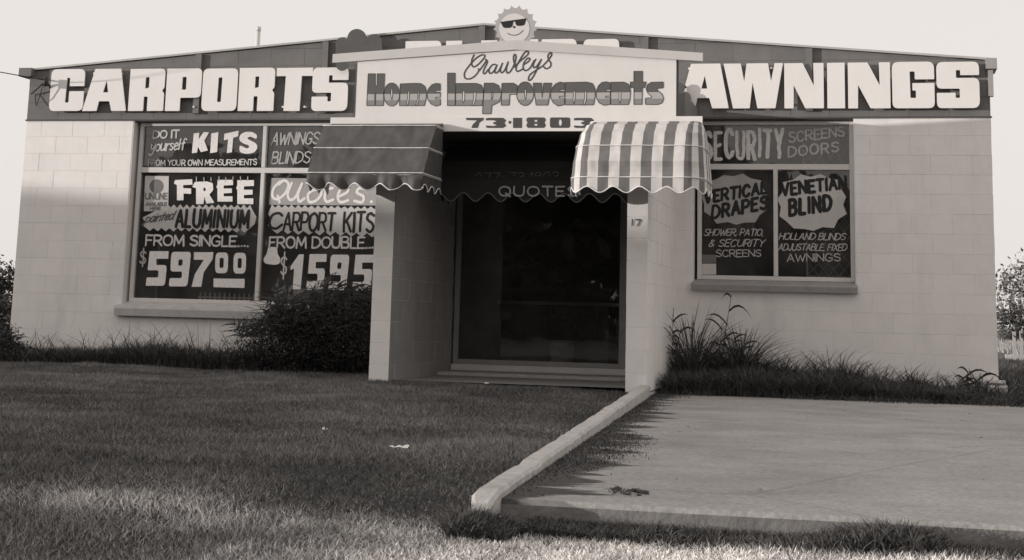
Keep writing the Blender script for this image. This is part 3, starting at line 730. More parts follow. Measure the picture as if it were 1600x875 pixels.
txt(WR, 'BLIND', 1234, 336, 1298, 328, 23, 5.8, 'paint_black', gap=4.0, jit=.3, off=.005)
txt(WR, 'HOLLAND BLINDS', 1217, 374, 1320, 375, 10, 1.5, 'paint_mid', slant=.3, jit=.3)
txt(WR, 'ADJUSTABLE, FIXED', 1216, 391, 1322, 391.5, 10, 1.5, 'paint_mid', slant=.3, jit=.3)
txt(WR, 'AWNINGS', 1230, 408.5, 1313, 408, 11.5, 1.7, 'paint_mid', jit=.3)
patch('sticker', [[(1096, 398), (1119, 398), (1119, 411), (1096, 411)]], GP, 'poster_print', WR, .002)
patch('sticker', [[(1096.5, 412), (1119, 412), (1119, 429), (1096.5, 429)]], GP, 'poster_paper', WR, .002)
lettering('sticker_lettering', '23', GP, 1100, 424, 1115, 424, 7, 1.6, 'poster_print', WR, off=.004) if False else None

# diamond security mesh shown behind the right window
def lattice(px, name, label):
    t = None; mb = MB(); yb = .22
    (xa, za), (xb, zb) = px
    s = .105; k = -40
    def clip(p, q):
        pts = []
        n = 60; ins = [(p[0]+(q[0]-p[0])*i/n, p[1]+(q[1]-p[1])*i/n) for i in range(n+1)]
        ins = [a for a in ins if xa <= a[0] <= xb and za <= a[1] <= zb]
        return (ins[0], ins[-1]) if len(ins) > 2 else None
    for i in range(-30, 40):
        for sg in (1, -1):
            c0 = xa+i*s; p = (c0, za); q = (c0+sg*2.4*.8, za+2.4)
            r = clip(p, q)
            if r: mb.tube([(r[0][0], yb+sg*.004, r[0][1]), (r[1][0], yb+sg*.004, r[1][1])], .0045, 4)
    mb.box(xa-.02, xa, yb-.012, yb+.012, za, zb); mb.box(xb, xb+.02, yb-.012, yb+.012, za, zb); mb.box(xa-.02, xb+.02, yb-.012, yb+.012, za-.02, za)
    o = mb.build(name, 'metal_grey'); tag(o, label, 'screen'); return o
lattice(((8.98, 1.17), (9.41, 2.0)), 'security_screen', 'diamond mesh security screen behind the pane that reads VENETIAN BLIND')
lattice(((8.95, 2.33), (9.41, 2.56)), 'security_screen', 'strip of diamond mesh behind the words DOORS in the upper light')
# display goods inside, low and dim
def rail(name, x0, x1, n, z0, h, label):
    mb = MB(); y = .30
    mb.box(x0, x1, y, y+.012, z0+h*.35, z0+h*.5); mb.box(x0, x1, y, y+.012, z0+.0, z0+h*.12)
    for i in range(n):
        x = x0+(x1-x0)*(i+.5)/n; mb.box(x-.007, x+.007, y-.004, y+.016, z0-.05, z0+h*.8)
        mb.tube([(x, y+.006, z0+h*.8), (x, y+.006, z0+h*.9), (x, y+.006, z0+h)], .013, 6, 0, .002)
    tag(mb.build(name, 'paint_bright'), label, 'ornamental rail')
rail('ornamental_rail', 2.15, 2.86, 12, .76, .10, 'white spear-topped ornamental rail standing inside the left window above its sill')
mb = MB(); mb.tube([(1.62, .34, .7), (1.62, .34, 1.45)], .016, 8, 0, .009); mb.tube([(1.62, .34, .70), (1.62, .34, .78)], .03, 8, 0, .016)
tag(mb.build('display_stand', 'paint_mid'), 'thin pale upright stand inside the left window at its left edge', 'stand')

# porch -------------------------------------------------------------------------
PF = -2.236
def porch_wall(x0, x1, label, singly):
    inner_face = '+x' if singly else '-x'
    mb = MB(); mb.box(x0+.004, x1-.004, PF+.004, -.001, -.2, 2.378); w = mb.build('porch_wall', 'mortar_white', shop)
    w['label'] = label; rest = MB()
    for k in range(12):
        z0, z1 = k*CO+J/2, (k+1)*CO-J/2
        if k == 11: z1 = 2.378
        y = PF; first = True; step = .401 if k % 2 else .2005
        while y < -.02:
            a, b = y, min(y+step, -.002); step = .401; y = b
            if b-a < .02: continue
            if singly or first:
                key = (singly, round(b-a, 3), round(z1-z0, 3))
                if key not in MESH:
                    m2 = MB(); l, h = (b-a-J)/2, (z1-z0)/2; wd = (x1-x0)/2; c4 = .0022
                    P = []
                    for zz, i in ((-h, c4), (-h+c4, 0), (h-c4, 0), (h, c4)):
                        P += [(-wd+i, -l+i, zz), (wd-i, -l+i, zz), (wd-i, l-i, zz), (-wd+i, l-i, zz)]
                    fs = [(3, 2, 1, 0), (12, 13, 14, 15)]
                    for q in (0, 4, 8):
                        for i in range(4):
                            j = (i+1) % 4; fs.append((q+i, q+j, q+4+j, q+4+i))
                    m2.add(P, fs); 
                    m2.mi = [1 if ((ff == (inner_face)) ) else 0 for ff in [q5 for q5 in (['c', 'c']+[['-y', '+x', '+y', '-x'][i5 % 4] for i5 in range(12)])]]; MESH[key] = m2.mesh('block', ['white_block', 'porch_shade_tone'])
                link('block', MESH[key], w, ((x0+x1)/2+rnd.uniform(-.001, .001), (a+b)/2, (z0+z1)/2)); global nblocks; nblocks += 1
            else:
                rest.box(x0+rnd.uniform(-.0005, .001), x1+rnd.uniform(-.001, .0005), a+J/2, b-J/2, z0, z1)
            first = False
    if rest.v: rest.build('blocks', 'white_block', w)['kind'] = 'stuff'
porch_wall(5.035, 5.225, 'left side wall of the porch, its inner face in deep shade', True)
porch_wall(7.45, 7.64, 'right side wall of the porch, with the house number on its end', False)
print('blocks', nblocks)
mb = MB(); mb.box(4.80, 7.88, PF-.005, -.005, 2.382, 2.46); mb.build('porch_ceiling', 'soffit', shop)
mb = MB(); mb.box(5.2, 7.45, .0, .19, 2.5, 2.80); mb.build('door_lintel', 'dark_brown', shop)
mb = MB(); mb.box(5.228, 7.447, -.55, .0, -.1, .095, b=.006); mb.build('doorstep', 'kerb_concrete', shop)
mb = MB(); mb.box(5.24, 7.12, -.06, .05, .097, .165, b=.006); mb.build('threshold', 'frame_white', shop)
sheet('porch_floor', [(5.22, PF+.1, .062), (7.45, PF+.1, .062), (7.45, -.5, .062), (5.22, -.5, .062)], 'sill_dark')
# glazed door
dr = empty('door', (6.1, .03, .165), shop)
for a, b, c, d in ((5.245, 5.30, .165, 2.5), (7.035, 7.11, .165, 2.5), (5.30, 7.035, 2.44, 2.5), (5.30, 7.035, .165, .215)):
    mb = MB(); mb.box(a, b, .0, .07, c, d, b=.004); mb.build('door_frame', 'frame_grey', dr)
mb = MB(); mb.box(5.30, 7.035, .035, .041, .215, 2.44); mb.build('door_glass', 'thin_haze_glass', dr)
mb = MB(); mb.box(7.11, 7.45, .0, .19, .06, 2.5); mb.build('door_side_panel', 'porch_shade_tone', shop)
# things dimly seen through the door
t = thing('display_counter', (5.9, 2.2, .08), 'dim low counter standing in the dark behind the glass door', 'counter')
mb = MB(); mb.box(5.3, 6.6, 2.0, 2.5, .08, .82); mb.build('cabinet', 'interior_dark', t)
mb = MB(); mb.box(5.26, 6.64, 1.96, 2.54, .82, .86); mb.build('counter_top', 'interior_mid', t)
t = thing('waste_bin', (6.2, 1.2, .08), 'small pale bin on the shop floor seen through the glass door', 'bin')
mb = MB(); mb.tube([(6.2, 1.2, .08), (6.2, 1.2, .4)], .12, 14, 0, .15); mb.build('bin_body', 'interior_mid', t)
mb = MB(); mb.tube([(6.2, 1.2, .4), (6.2, 1.2, .415)], .158, 14); mb.build('rim', 'interior_mid', t)

# the big cut-out letters --------------------------------------------------------
LD = .014
def word(name, glyphs, y, label, standoff=.058):
    t = thing(name, (at(glyphs[0][1], 170, y).x, y, 2.9), label, 'sign')
    for key, x0, y0, x1, y1 in glyphs:
        loops, r = HV[key]; xm = (y0+y1)/2; L = []
        a, b = at(x0, xm, y), at(x1, xm, y); zb = at((x0+x1)/2, y1, y).z; zt = at((x0+x1)/2, y0, y).z
        for l in loops:
            L.append([(a.x+(b.x-a.x)*p/100, zb+(zt-zb)*q/100) for p, q in round_poly(l, r)])
        mb = MB(); mb.prism(L, y, LD)
        for fx in (.2, .8):
            xx = a.x+(b.x-a.x)*fx; zz = zb+(zt-zb)*.9
            mb.box(xx-.01, xx+.01, y+LD, 0, zz-.01, zz+.01); mb.box(xx-.01, xx+.01, y+LD, 0, zb+(zt-zb)*.1-.01, zb+(zt-zb)*.1+.01)
        o = mb.build('letter', 'letter_white', t)
YL = -.075
word('carports_sign', [('C', 78.5, 108, 131, 173.3), ('A', 130.5, 107.5, 198.5, 173.3), ('R', 202, 107.5, 256.5, 173.3), ('P', 259.5, 107, 314, 173.3), ('O', 316, 107, 370.5, 173.3),
     ('R', 373, 106, 428.5, 173.3), ('T', 431, 106, 487.5, 173.3), ('S', 487.5, 105.5, 543.5, 173.3)], YL, 'large white cut-out letters spelling CARPORTS along the left half of the brown gable')
word('awnings_sign', [('A', 1061, 99.5, 1138.5, 169.2), ('W', 1130.5, 99, 1223.5, 169.2), ('N', 1225.5, 98.5, 1287, 169.2), ('I', 1292.5, 98, 1320, 169.2), ('N', 1325, 97.5, 1391, 169.2),
     ('G', 1394, 96.5, 1460, 169), ('S', 1463.5, 96.5, 1530.3, 168.8)], YL, 'large white cut-out letters spelling AWNINGS along the right half of the brown gable')
word('blinds_sign', [('B', 632.5, 64, 688.5, 131), ('L', 696, 63.5, 746, 131), ('I', 751, 63, 776, 131), ('N', 780, 61.5, 840, 131), ('D', 845.5, 61, 900.5, 131), ('S', 911, 61, 967, 131)], YL,
     'white cut-out letters on the gable whose tops show above the porch sign')

# porch sign ----------------------------------------------------------------------
SY = -2.262
sg = thing('porch_sign', (6.34, SY, 2.4), 'white painted sign board with low gabled top reading Home Improvements above the entrance', 'sign board')
def Z(x, y, pl=SY): return at(x, y, pl).z
def X_(x, y, pl=SY): return at(x, y, pl).x
pL, pR = X_(557, 140), X_(1056.5, 140); bL, bR = X_(516.5, 192), X_(1097.5, 192)
zb0, zb1 = Z(800, 205), Z(800, 182.5)
kx = X_(806, 78)
zp_l, zp_r, zp_k = Z(558, 94.5), Z(1057, 91.5), Z(808, 75.5)
mb = MB(); mb.prism([[(pL, zb1), (pR, zb1), (pR, zp_r), (kx, zp_k), (pL, zp_l)]], SY, .02); mb.build('sign_panel', 'sign_white', sg)
mb = MB(); mb.prism([[(bL, zb0), (bR, zb0), (bR, zb1-.001), (bL, zb1-.001)]], SY-.006, .03); mb.build('base_board', 'sign_white', sg)
YB = SY-.02; tL, tR = X_(519.5, 92, YB), X_(1098, 88, YB); kb = X_(806, 72, YB)
mb = MB(); mb.prism([[(tL, Z(520, 98, YB)), (kb, Z(806, 77.5, YB)), (tR, Z(1098, 95.5, YB)), (tR, Z(1098, 82.5, YB)), (kb, Z(806, 62.5, YB)), (tL, Z(520, 84.5, YB))]], YB, .03)
mb.build('barge_board', 'sign_band', sg)
mb = MB(); mb.box(4.83, 7.86, -1.25, -.006, 2.462, 2.88); mb.build('porch_shade_box', 'brown_trim', shop)  # hidden raised box, added and shaped to cast the shade wedge on the right
for xx in (tL+.25, kb, tR-.25):          # back stays of the board
    mb = MB(); mb.box(xx-.02, xx+.02, YB+.032, YB+.09, 2.47, Z(806, 84) if abs(xx-kb) < .1 else Z(558, 99)); mb.build('sign_stay', 'dark_brown', sg)
# sign writing
def z7(u, v): return (560+u/6.154, 70+v/6.154)
def z8(u, v): return (800+u/6.154, 70+v/6.154)
banded_mat(Z(800, 155.5), Z(800, 145.7))
def ell(cx, cy, rx, ry, n=18): return [(cx+rx*math.cos(2*math.pi*i/n), cy+ry*math.sin(2*math.pi*i/n)) for i in range(n)]
def rc(x0, y0, x1, y1): return [(x0, y0), (x1, y0), (x1, y1), (x0, y1)]
HI = [  # converter, outline, slits
 (z7, [(95, 278), (163, 278), (163, 392), (182, 392), (182, 278), (252, 278), (240, 585), (165, 585), (166, 458), (157, 458), (158, 585), (80, 585)], [], 3),
 (z7, ell(320, 478, 76, 112), [ell(321, 470, 8, 58, 10)], 0),
 (z7, [(402, 375), (540, 370), (600, 372), (640, 400), (656, 445), (650, 520), (635, 585), (395, 585)], [[(478, 440), (491, 452), (489, 520), (473, 585), (462, 585), (474, 510)], [(576, 440), (586, 455), (581, 530), (562, 585), (550, 585), (572, 510)]], 6),
 (z7, [(788, 375), (788, 440), (742, 440), (742, 456), (788, 456), (788, 505), (742, 505), (742, 520), (788, 520), (788, 578), (745, 590), (700, 570), (668, 525), (660, 470), (675, 420), (710, 382), (750, 370)], [], 4),
 (z7, rc(857, 272, 930, 585), [], 2),
 (z7, [(935, 372), (1130, 370), (1180, 385), (1206, 440), (1200, 520), (1188, 585), (933, 585)], [[(1005, 440), (1022, 450), (1022, 520), (1008, 560), (1000, 545)], [(1112, 450), (1130, 462), (1128, 520), (1108, 585), (1095, 585), (1108, 520)]], 8),
 (z7, [(1210, 368), (1300, 368), (1350, 392), (1376, 470), (1355, 550), (1282, 585), (1276, 664), (1193, 664)], [[(1280, 445), (1294, 470), (1290, 510), (1280, 530)]], 8),
 (z7, [(1380, 370), (1490, 368), (1528, 392), (1528, 476), (1455, 476), (1450, 581), (1372, 581)], [], 8),
 (z8, ell(126, 470, 82, 115), [ell(130, 470, 8, 55, 10)], 0),
 (z8, [(203, 368), (284, 368), (290, 508), (305, 368), (382, 368), (345, 580), (232, 580)], [], 3),
 (z8, [(505, 365), (505, 432), (458, 432), (458, 446), (505, 446), (505, 496), (455, 496), (455, 512), (505, 512), (505, 575), (445, 590), (400, 560), (375, 520), (370, 470), (385, 415), (420, 375), (465, 358)], [], 4),
 (z8, [(510, 362), (720, 358), (775, 372), (800, 425), (798, 500), (785, 578), (510, 578)], [[(592, 440), (608, 452), (606, 520), (596, 570), (588, 540)], [(702, 440), (718, 455), (714, 530), (697, 578), (684, 578), (698, 520)]], 8),
 (z8, [(945, 365), (945, 430), (905, 430), (905, 446), (945, 446), (945, 494), (900, 494), (900, 508), (945, 508), (945, 573), (885, 582), (840, 560), (812, 510), (808, 455), (830, 395), (865, 362), (905, 355)], [], 4),
 (z8, [(950, 360), (1075, 358), (1122, 380), (1140, 440), (1135, 520), (1120, 575), (948, 575)], [[(1032, 440), (1048, 455), (1046, 530), (1036, 562), (1029, 530)]], 8),
 (z8, [(1172, 255), (1255, 255), (1254, 358), (1290, 358), (1276, 412), (1253, 412), (1250, 573), (1172, 573), (1172, 412), (1138, 412), (1138, 358), (1172, 358)], [], 2),
 (z8, [(1455, 357), (1455, 415), (1392, 420), (1398, 440), (1440, 470), (1458, 512), (1445, 558), (1400, 575), (1282, 573), (1282, 513), (1335, 510), (1345, 500), (1310, 470), (1290, 430), (1300, 385), (1340, 360)], [], 10),
]
for zf, out, slits, r in HI:
    if r: out = round_poly(out, r)
    P = [zf(*p) for p in out]
    W2 = [[zf(*p) for p in s] for s in slits]
    Lp = [[(X_(x, y), Z(x, y)) for x, y in P]]
    mb = MB(); mb.prism(Lp, SY-.002, 0); lt = mb.build('sign_lettering', 'banded_ink', sg)
    k = (at(800, 140, SY)-at(800, 141, SY)).length
    mb = MB()
    for ring_ in [P]+W2:
        q = [(X_(x, y), Z(x, y)) for x, y in ring_]; v, f = union(ribbon(q+[q[0]], 1.15*k))
        mb.add([(a, SY-.0035, b) for a, b in v], f)
    mb.build('outline', 'outline_ink', lt)
    if W2:
        mb = MB()
        for s in W2: mb.prism([[(X_(x, y), Z(x, y)) for x, y in s]], SY-.0028, 0)
        mb.build('counter', 'sign_white', lt)
S7 = lambda L: [z7(*p) for p in L]
cr_st = [S7([(1112, 97), (1092, 140), (1088, 180), (1105, 212), (1150, 190), (1205, 130), (1215, 102), (1185, 98), (1130, 130), (1070, 195), (1022, 265), (1025, 318), (1070, 328), (1125, 295), (1160, 245), (1152, 232)]),
   S7([(1165, 245), (1225, 160), (1222, 140), (1240, 165), (1212, 225), (1200, 265), (1215, 278), (1250, 235)]),
   S7([(1318, 188), (1285, 195), (1255, 240), (1265, 275), (1300, 255), (1332, 195), (1312, 250), (1322, 272), (1350, 250), (1385, 178)]),
   S7([(1385, 178), (1365, 235), (1375, 268), (1405, 245), (1440, 165), (1422, 230), (1432, 272), (1465, 250), (1503, 175), (1515, 110), (1500, 92), (1490, 130), (1505, 190), (1537, 175)]),
   S7([(1500, 215), (1557, 155), (1627, 95), (1630, 67), (1600, 72), (1540, 165), (1515, 225), (1530, 256), (1575, 235)]),
   S7([(1585, 192), (1635, 160), (1648, 132), (1622, 132), (1588, 180), (1585, 228), (1608, 248), (1650, 222), (1690, 150)]),
   S7([(1705, 140), (1682, 185), (1685, 218), (1715, 205), (1758, 140), (1725, 215), (1690, 290), (1655, 338), (1635, 335), (1648, 290), (1700, 250), (1770, 205)]),
   S7([(1770, 205), (1830, 140), (1858, 95), (1845, 78), (1822, 105), (1830, 145), (1852, 180), (1840, 215), (1805, 230), (1782, 212)])]
brush('sign_lettering', cr_st, SY, 2.3, 'sign_ink', sg, .003, label='dark slanting script reading Crawleys')
def three(x0, x1): return round_poly([(x0+(x1-x0)*a/195, 702+b) for a, b in ((0, 5), (0, 25), (70, 24), (105, 33), (70, 44), (70, 58), (105, 68), (80, 78), (0, 74), (0, 92), (25, 98), (165, 98), (195, 78), (178, 50), (195, 25), (165, 0), (25, 0))], 5)
num = [[S7([(1032, 702), (1207, 702), (1205, 722), (1165, 748), (1148, 800), (1086, 800), (1100, 765), (1140, 728), (1040, 724)])],
   [S7(three(1226, 1422))], [S7(ell(1457, 745, 15, 15, 10))], [S7(rc(1487, 702, 1574, 800))],
   [[z8(*p) for p in round_poly([(150, 698), (312, 698), (327, 722), (312, 748), (327, 775), (310, 799), (152, 799), (135, 775), (150, 748), (135, 722)], 8)], [z8(*p) for p in rc(216, 722, 244, 740)], [z8(*p) for p in rc(216, 760, 244, 778)]],
   [[z8(*p) for p in round_poly(rc(365, 698, 560, 799), 22)], [z8(*p) for p in ell(464, 748, 15, 32, 10)]],
   [[(x-240+240, y) for x, y in [z8(*q) for q in three(596, 790)]]]]
patch('sign_lettering', num, SY-.006, 'sign_ink', sg, .002, label='wide dark figures of the phone number 73-1803')
# sun emblem on the ridge
ES = SY-.015
def z6(u, v): return (740+u/6.154, v/6.154)
cx, cy = 400, 262; rim = []
for i in range(17):
    a0 = 2*math.pi*i/17+.1
    for f, r in ((0, 212), (.18, 196), (.38, 186), (.62, 184), (.82, 194)):
        a = a0+f*2*math.pi/17; rim.append(z6(cx+r*math.cos(a), cy+r*math.sin(a)))
em = patch('sun_emblem', [rim], ES, 'sun_rim', sg, 0, .012, label='round smiling sun cut-out with a scalloped rim and dark sunglasses')
patch('sun_face', [[z6(*p) for p in ell(392, 275, 147, 145, 28)]], ES, 'sun_face', em, .003)
patch('sunglasses', [[[z6(*p) for p in round_poly([(252, 212), (512, 176), (505, 186), (500, 205), (490, 238), (470, 247), (425, 250), (408, 240), (398, 205), (382, 208), (375, 250), (355, 268), (300, 270), (282, 258), (268, 226)], 7)]]], ES, 'paint_black', em, .006)
patch('nose', [[z6(*p) for p in ell(391, 261, 11, 11, 10)]], ES, 'paint_black', em, .006)
brush('smile', [[z6(*p) for p in ((328, 320), (360, 336), (405, 338), (445, 322), (478, 292))]], ES, 1.2, 'sign_ink', em, .005)
# brown scalloped cut-outs at both ends of the sign
CYL = -.15
def cut(circles, quads, label):
    P = [[(lambda p: (p.x, p.z))(at(x+r*math.cos(k*math.pi/10), y+r*math.sin(k*math.pi/10), CYL)) for k in range(20)] for x, y, r in circles]
    P += [[(lambda p: (p.x, p.z))(at(x, y, CYL)) for x, y in q] for q in quads]
    v, f = union(P); n = len(v)
    from collections import Counter
    E_ = Counter()
    for t in f:
        for i in range(len(t)): E_[(t[i], t[(i+1) % len(t)])] += 1
    bd = [e for e in E_ if (e[1], e[0]) not in E_]
    mb = MB(); mb.add([(a, CYL, b) for a, b in v]+[(a, CYL+.012, b) for a, b in v], list(f)+[tuple(i+n for i in reversed(t)) for t in f]+[(b, a, a+n, b+n) for a, b in bd])
    for e in bd[::max(1, len(bd)//4)]: pass
    c0 = v[0]; mb.box(c0[0]-.01, c0[0]+.01, CYL+.012, 0, c0[1]-.01, c0[1]+.01)
    tag(mb.build('cloud_cutout', 'dark_brown'), label, 'cut-out')
cut([(535, 68.5, 10.5), (557.5, 60, 15), (584, 66, 13), (534, 101, 9.5)], [[(524.5, 69), (596, 68), (598, 79), (524.5, 86)], [(528, 95), (541, 94), (540, 103), (528, 103)]], 'brown scalloped cloud-shaped cut-out on the gable, rising behind the left end of the porch sign')
cut([(1061, 137.5, 9), (1070, 152.5, 9.5), (1076, 170, 10)], [[(1056, 130), (1063, 132), (1078, 178), (1056, 180)]], 'brown scalloped cut-out on the gable between the porch sign and the A of AWNINGS')
# house number
nm = brush('house_number', [[(988.3, 343), (987.8, 352.5)], [(993.5, 343.5), (1001.3, 343.5), (996.5, 352.8)]], PF, 1.7, 'paint_black', None, .006, smooth=False)
tag(nm, 'small dark house number 17 fixed to the end of the right porch wall', 'house number')

# awnings ---------------------------------------------------------------------------
def awning(name, label, x0, x1, yb, prof, mats, stripes, mid, sc, vz, parent_z, flare=0, rcorner=.0, wave=.0, trim='trim_white', ribs=(1, 2), cat='awning', text=None):
    """prof: (reach, z) stations from the wall out; skin runs round both ends; vz = valance drop"""
    t = thing(name, ((x0+x1)/2, yb, prof[-1][1]), label, cat)
    Rmax = prof[-1][0]; wf = x1-x0
    nside = 18; nfront = stripes*6 if stripes else 78
    def path(reach, s_reach):
        """points of the plan line at this station: back left, round the front, back right"""
        f = flare*max(0, s_reach)**.32; a, b = x0-f, x1+f; r = min(rcorner, reach*.9); rx = f+.05 if rcorner else 0; r = r if rcorner else 0; P = []
        for i in range(nside): P.append((a, yb-(reach-r)*i/nside))
        nc = 8
        for i in range(nc): th = math.pi/2*i/nc; P.append((a+rx-rx*math.cos(th), yb-reach+r-r*math.sin(th)))
        for i in range(nfront+1): P.append((a+rx+(b-a-2*rx)*i/nfront, yb-reach))
        for i in range(nc-1, -1, -1): th = math.pi/2*i/nc; P.append((b-rx+rx*math.cos(th), yb-reach+r-r*math.sin(th)))
        for i in range(nside-1, -1, -1): P.append((b, yb-(reach-r)*i/nside))
        return P
    rows = []
    st = []
    for i in range(len(prof)-1):
        for k in range(mid):
            u = k/mid; st.append((prof[i][0]+(prof[i+1][0]-prof[i][0])*u, prof[i][1]+(prof[i+1][1]-prof[i][1])*u, math.sin(math.pi*u)))
    st.append((prof[-1][0], prof[-1][1], 0))
    zt, zf = prof[0][1], prof[-1][1]
    for (rch, z, sag) in st:
        P = path(max(rch, .001), (zt-z)/(zt-zf)); row = []
        for i, (x, y) in enumerate(P):
            sg_ = sag*.012 if yb-y > .02 else 0
            wr = .016*noise.noise(Vector((x*4.5, y*4, z*7)))+.007*noise.noise(Vector((x*15+3, y*9, z*13))); row.append((x, y+sg_+wr*(1 if yb-y > .05 else 0)+wave*.5*sag*noise.noise(Vector((x*7+5, 1, z*5)))*(1 if yb-y > .05 else 0), z-sag*.004))
        rows.append(row)
    # valance rows
    P = path(Rmax, 1); acc = [0]
    for i in range(1, len(P)): acc.append(acc[-1]+math.dist(P[i], P[i-1]))
    off0 = acc[nside+8]
    vr = []
    for k in range(5):
        row = []
        for i, (x, y) in enumerate(P):
            s = acc[i]-off0; dep = vz*(.80+.20*math.cos(2*math.pi*s/sc+math.pi)); u = k/4
            w_ = wave*u*math.sin(2*math.pi*s/sc*1.0+.8*math.sin(s*5))+wave*.4*u*math.sin(s*61+1)*(.5+.5*math.sin(s*9))+.004*u
            fr = 1 if nside+4 <= i <= len(P)-nside-5 else 0
            sd_ = -1 if i < nside+4 else 1
            row.append((x+(0 if fr else sd_*w_*.15), y-(w_ if fr else 0), zf-dep*u))
        vr.append(row)
    rows2 = rows+vr[1:]
    nP = len(P)
    def mi(i):
        if not stripes: return 0
        if i < nside: return 0 if ((nside-1-i)//4) % 2 else 1
        if i < nside+8: return ((i-nside)//2) % 2
        k_ = nside+8+nfront
        if i >= k_+8: return 0 if ((i-k_-8)//4) % 2 else 1
        if i >= k_: return 1 if ((i-k_)//2) % 2 == 0 else 0
        return ((i-nside-8)//6) % 2
    def skin(rs, nm, side_end=True):
        mb = MB()
        vs = [v for r in rs for v in r]
        # cloth thickness: second layer a little inside
        n = len(vs); ctr = Vector(((x0+x1)/2, yb, 0)); inner = []
        for v in vs:
            d = Vector((ctr.x-v[0], ctr.y-v[1]+.0, 0)); fx = 1 if abs(d.x) > wf*.45 else 0
            inner.append((v[0]+(.003 if d.x > 0 else -.003)*fx, v[1]+.003, v[2]-.003))
        fs = []; m_ = []
        for r in range(len(rs)-1):
            for i in range(nP-1):
                a = r*nP+i; fs.append((a, a+nP, a+nP+1, a+1)); m_.append(mi(i))
        k0 = 0
        for f, m in zip(fs, m_): mb.add([vs[j] for j in f], [(0, 1, 2, 3)], m, False); mb.add([inner[j] for j in f], [(3, 2, 1, 0)], m, False)
        return mb.build(nm, mats, t)
    skin(rows, 'canopy'); skin([vr[0]]+vr[1:], 'valance')
    # white binding along the scallops and piping over the ribs
    mb = MB(); mb.tube([Vector(p)+Vector((0, -.004, 0)) for p in vr[-1]], .0055, 5); mb.build('scallop_binding', trim, t)
    for q in ribs:
        rr = rows[q*mid] if q*mid < len(rows) else rows[-1]
        mb = MB(); mb.tube([Vector(p)+Vector((0, -.004, .003)) for p in rr], .0042, 5); mb.build('piping', trim, t)
        mb = MB(); mb.tube([Vector(p)+Vector((0, .014, -.012)) for p in rr], .008, 5); mb.build('frame_rib', 'metal_grey', t)
    return t
aw1 = awning('dark_awning', 'plain dark canvas awning with scalloped valance over the left porch wall', 4.58, 5.69, -2.29,
    [(.0, 2.455), (.24, 2.405), (.46, 2.17), (.62, 1.925)], ['canvas_dark'], 0, 5, .235, .155, 0, wave=.034, ribs=(1, 2, 3))
aw2 = awning('striped_awning', 'striped light and grey canvas dome awning with scalloped valance over the right porch wall', 7.15, 8.10, -2.29,
    [(.0, 2.46), (.18, 2.445), (.35, 2.40), (.50, 2.31), (.60, 2.18), (.655, 2.04), (.67, 1.895)], ['canvas_white', 'canvas_stripe'], 9, 3, .235, .135, 0, flare=.13, rcorner=.24, wave=.006, ribs=(1, 4, 6))
aw3 = awning('door_awning', 'near-black canvas awning with lettered valance inside the porch before the glass door', 5.50, 7.36, -1.2,
    [(.0, 2.36), (.2, 2.33), (.38, 2.17), (.48, 1.98)], ['canvas_black'], 0, 3, .25, .215, 0, wave=.0, trim='trim_dark', ribs=())
YV = -1.69
for s, x0, x1, w_ in (('QUOTES', 780, 902, 2.7),):
    lettering('valance_lettering', s, YV-.012, x0, 306, x1, 306.5, 14.5, w_, 'paint_mid', aw3, gap=2.6)
lettering('valance_lettering', '077-73.1803', YV+.06, 742, 285, 872, 283, 14, 1.6, 'paint_dim', aw3, gap=2.2, off=.03, slant=.15)

# ------------------------------------------------------------------ small things
t = thing('vent_pipe', (at(402, 75, 3.5).x, 3.5, 3.5), 'thin pale vent pipe standing on the roof behind the left side of the gable', 'vent pipe')
p = at(402, 78, 3.5); q = at(402, 42, 3.5)
mb = MB(); mb.tube([(p.x, 3.5, p.z-.3), (p.x, 3.5, q.z-.06)], .032, 10); mb.build('pipe', 'frame_white', t)
mb = MB(); mb.tube([(p.x, 3.5, q.z-.06), (p.x, 3.5, q.z)], .036, 10); mb.build('cowl', 'frame_white', t)
b0 = at(1556, 598, -.06)
t = thing('concrete_footing', (b0.x, -.1, 0), 'squat pale concrete footing at the foot of the right-hand corner', 'footing')
mb = MB(); mb.box(b0.x-.10, b0.x+.10, -.20, .05, -.05, .13, b=.02); mb.build('base', 'kerb_concrete', t)
mb = MB(); mb.box(b0.x-.085, b0.x+.085, -.185, .04, .13, .175, b=.02); mb.build('cap', 'kerb_concrete', t)
# service bracket and cables at the left corner
t = thing('service_bracket', (.12, -.1, 3.2), 'dark service cable bracket with a hanging loop on the left corner of the gable', 'cable bracket')
mb = MB(); mb.tube([(.02, -.02, 3.30), (.30, -.16, 3.24), (.32, -.02, 3.12)], .012, 6); mb.tube([(.05, -.03, 3.1), (.28, -.15, 3.22)], .010, 6); mb.build('bracket_arm', 'wire_black', t)
mb = MB(); mb.tube([(.30, -.16, 3.17), (.30, -.16, 3.27)], .03, 8); mb.build('insulator', 'wire_black', t)
pts = [(.28, -.16, 3.22), (.22, -.14, 3.05), (.17, -.1, 2.95), (.13, -.06, 2.98), (.1, -.02, 3.1)]
mb = MB(); mb.tube(pts, .006, 5); mb.build('cable_loop', 'wire_black', t)
mb = MB(); a = Vector((.30, -.17, 3.24)); b = Vector((-14, -9, 6.4)); pts = []
for i in range(17):
    u = i/16; p = a.lerp(b, u); p.z -= 1.0*4*u*(1-u)*.35; pts.append(p)
mb.tube(pts, .006, 5); tag(mb.build('service_cable', 'wire_black'), 'thin dark service cable running off to the left from the gable corner', 'cable')
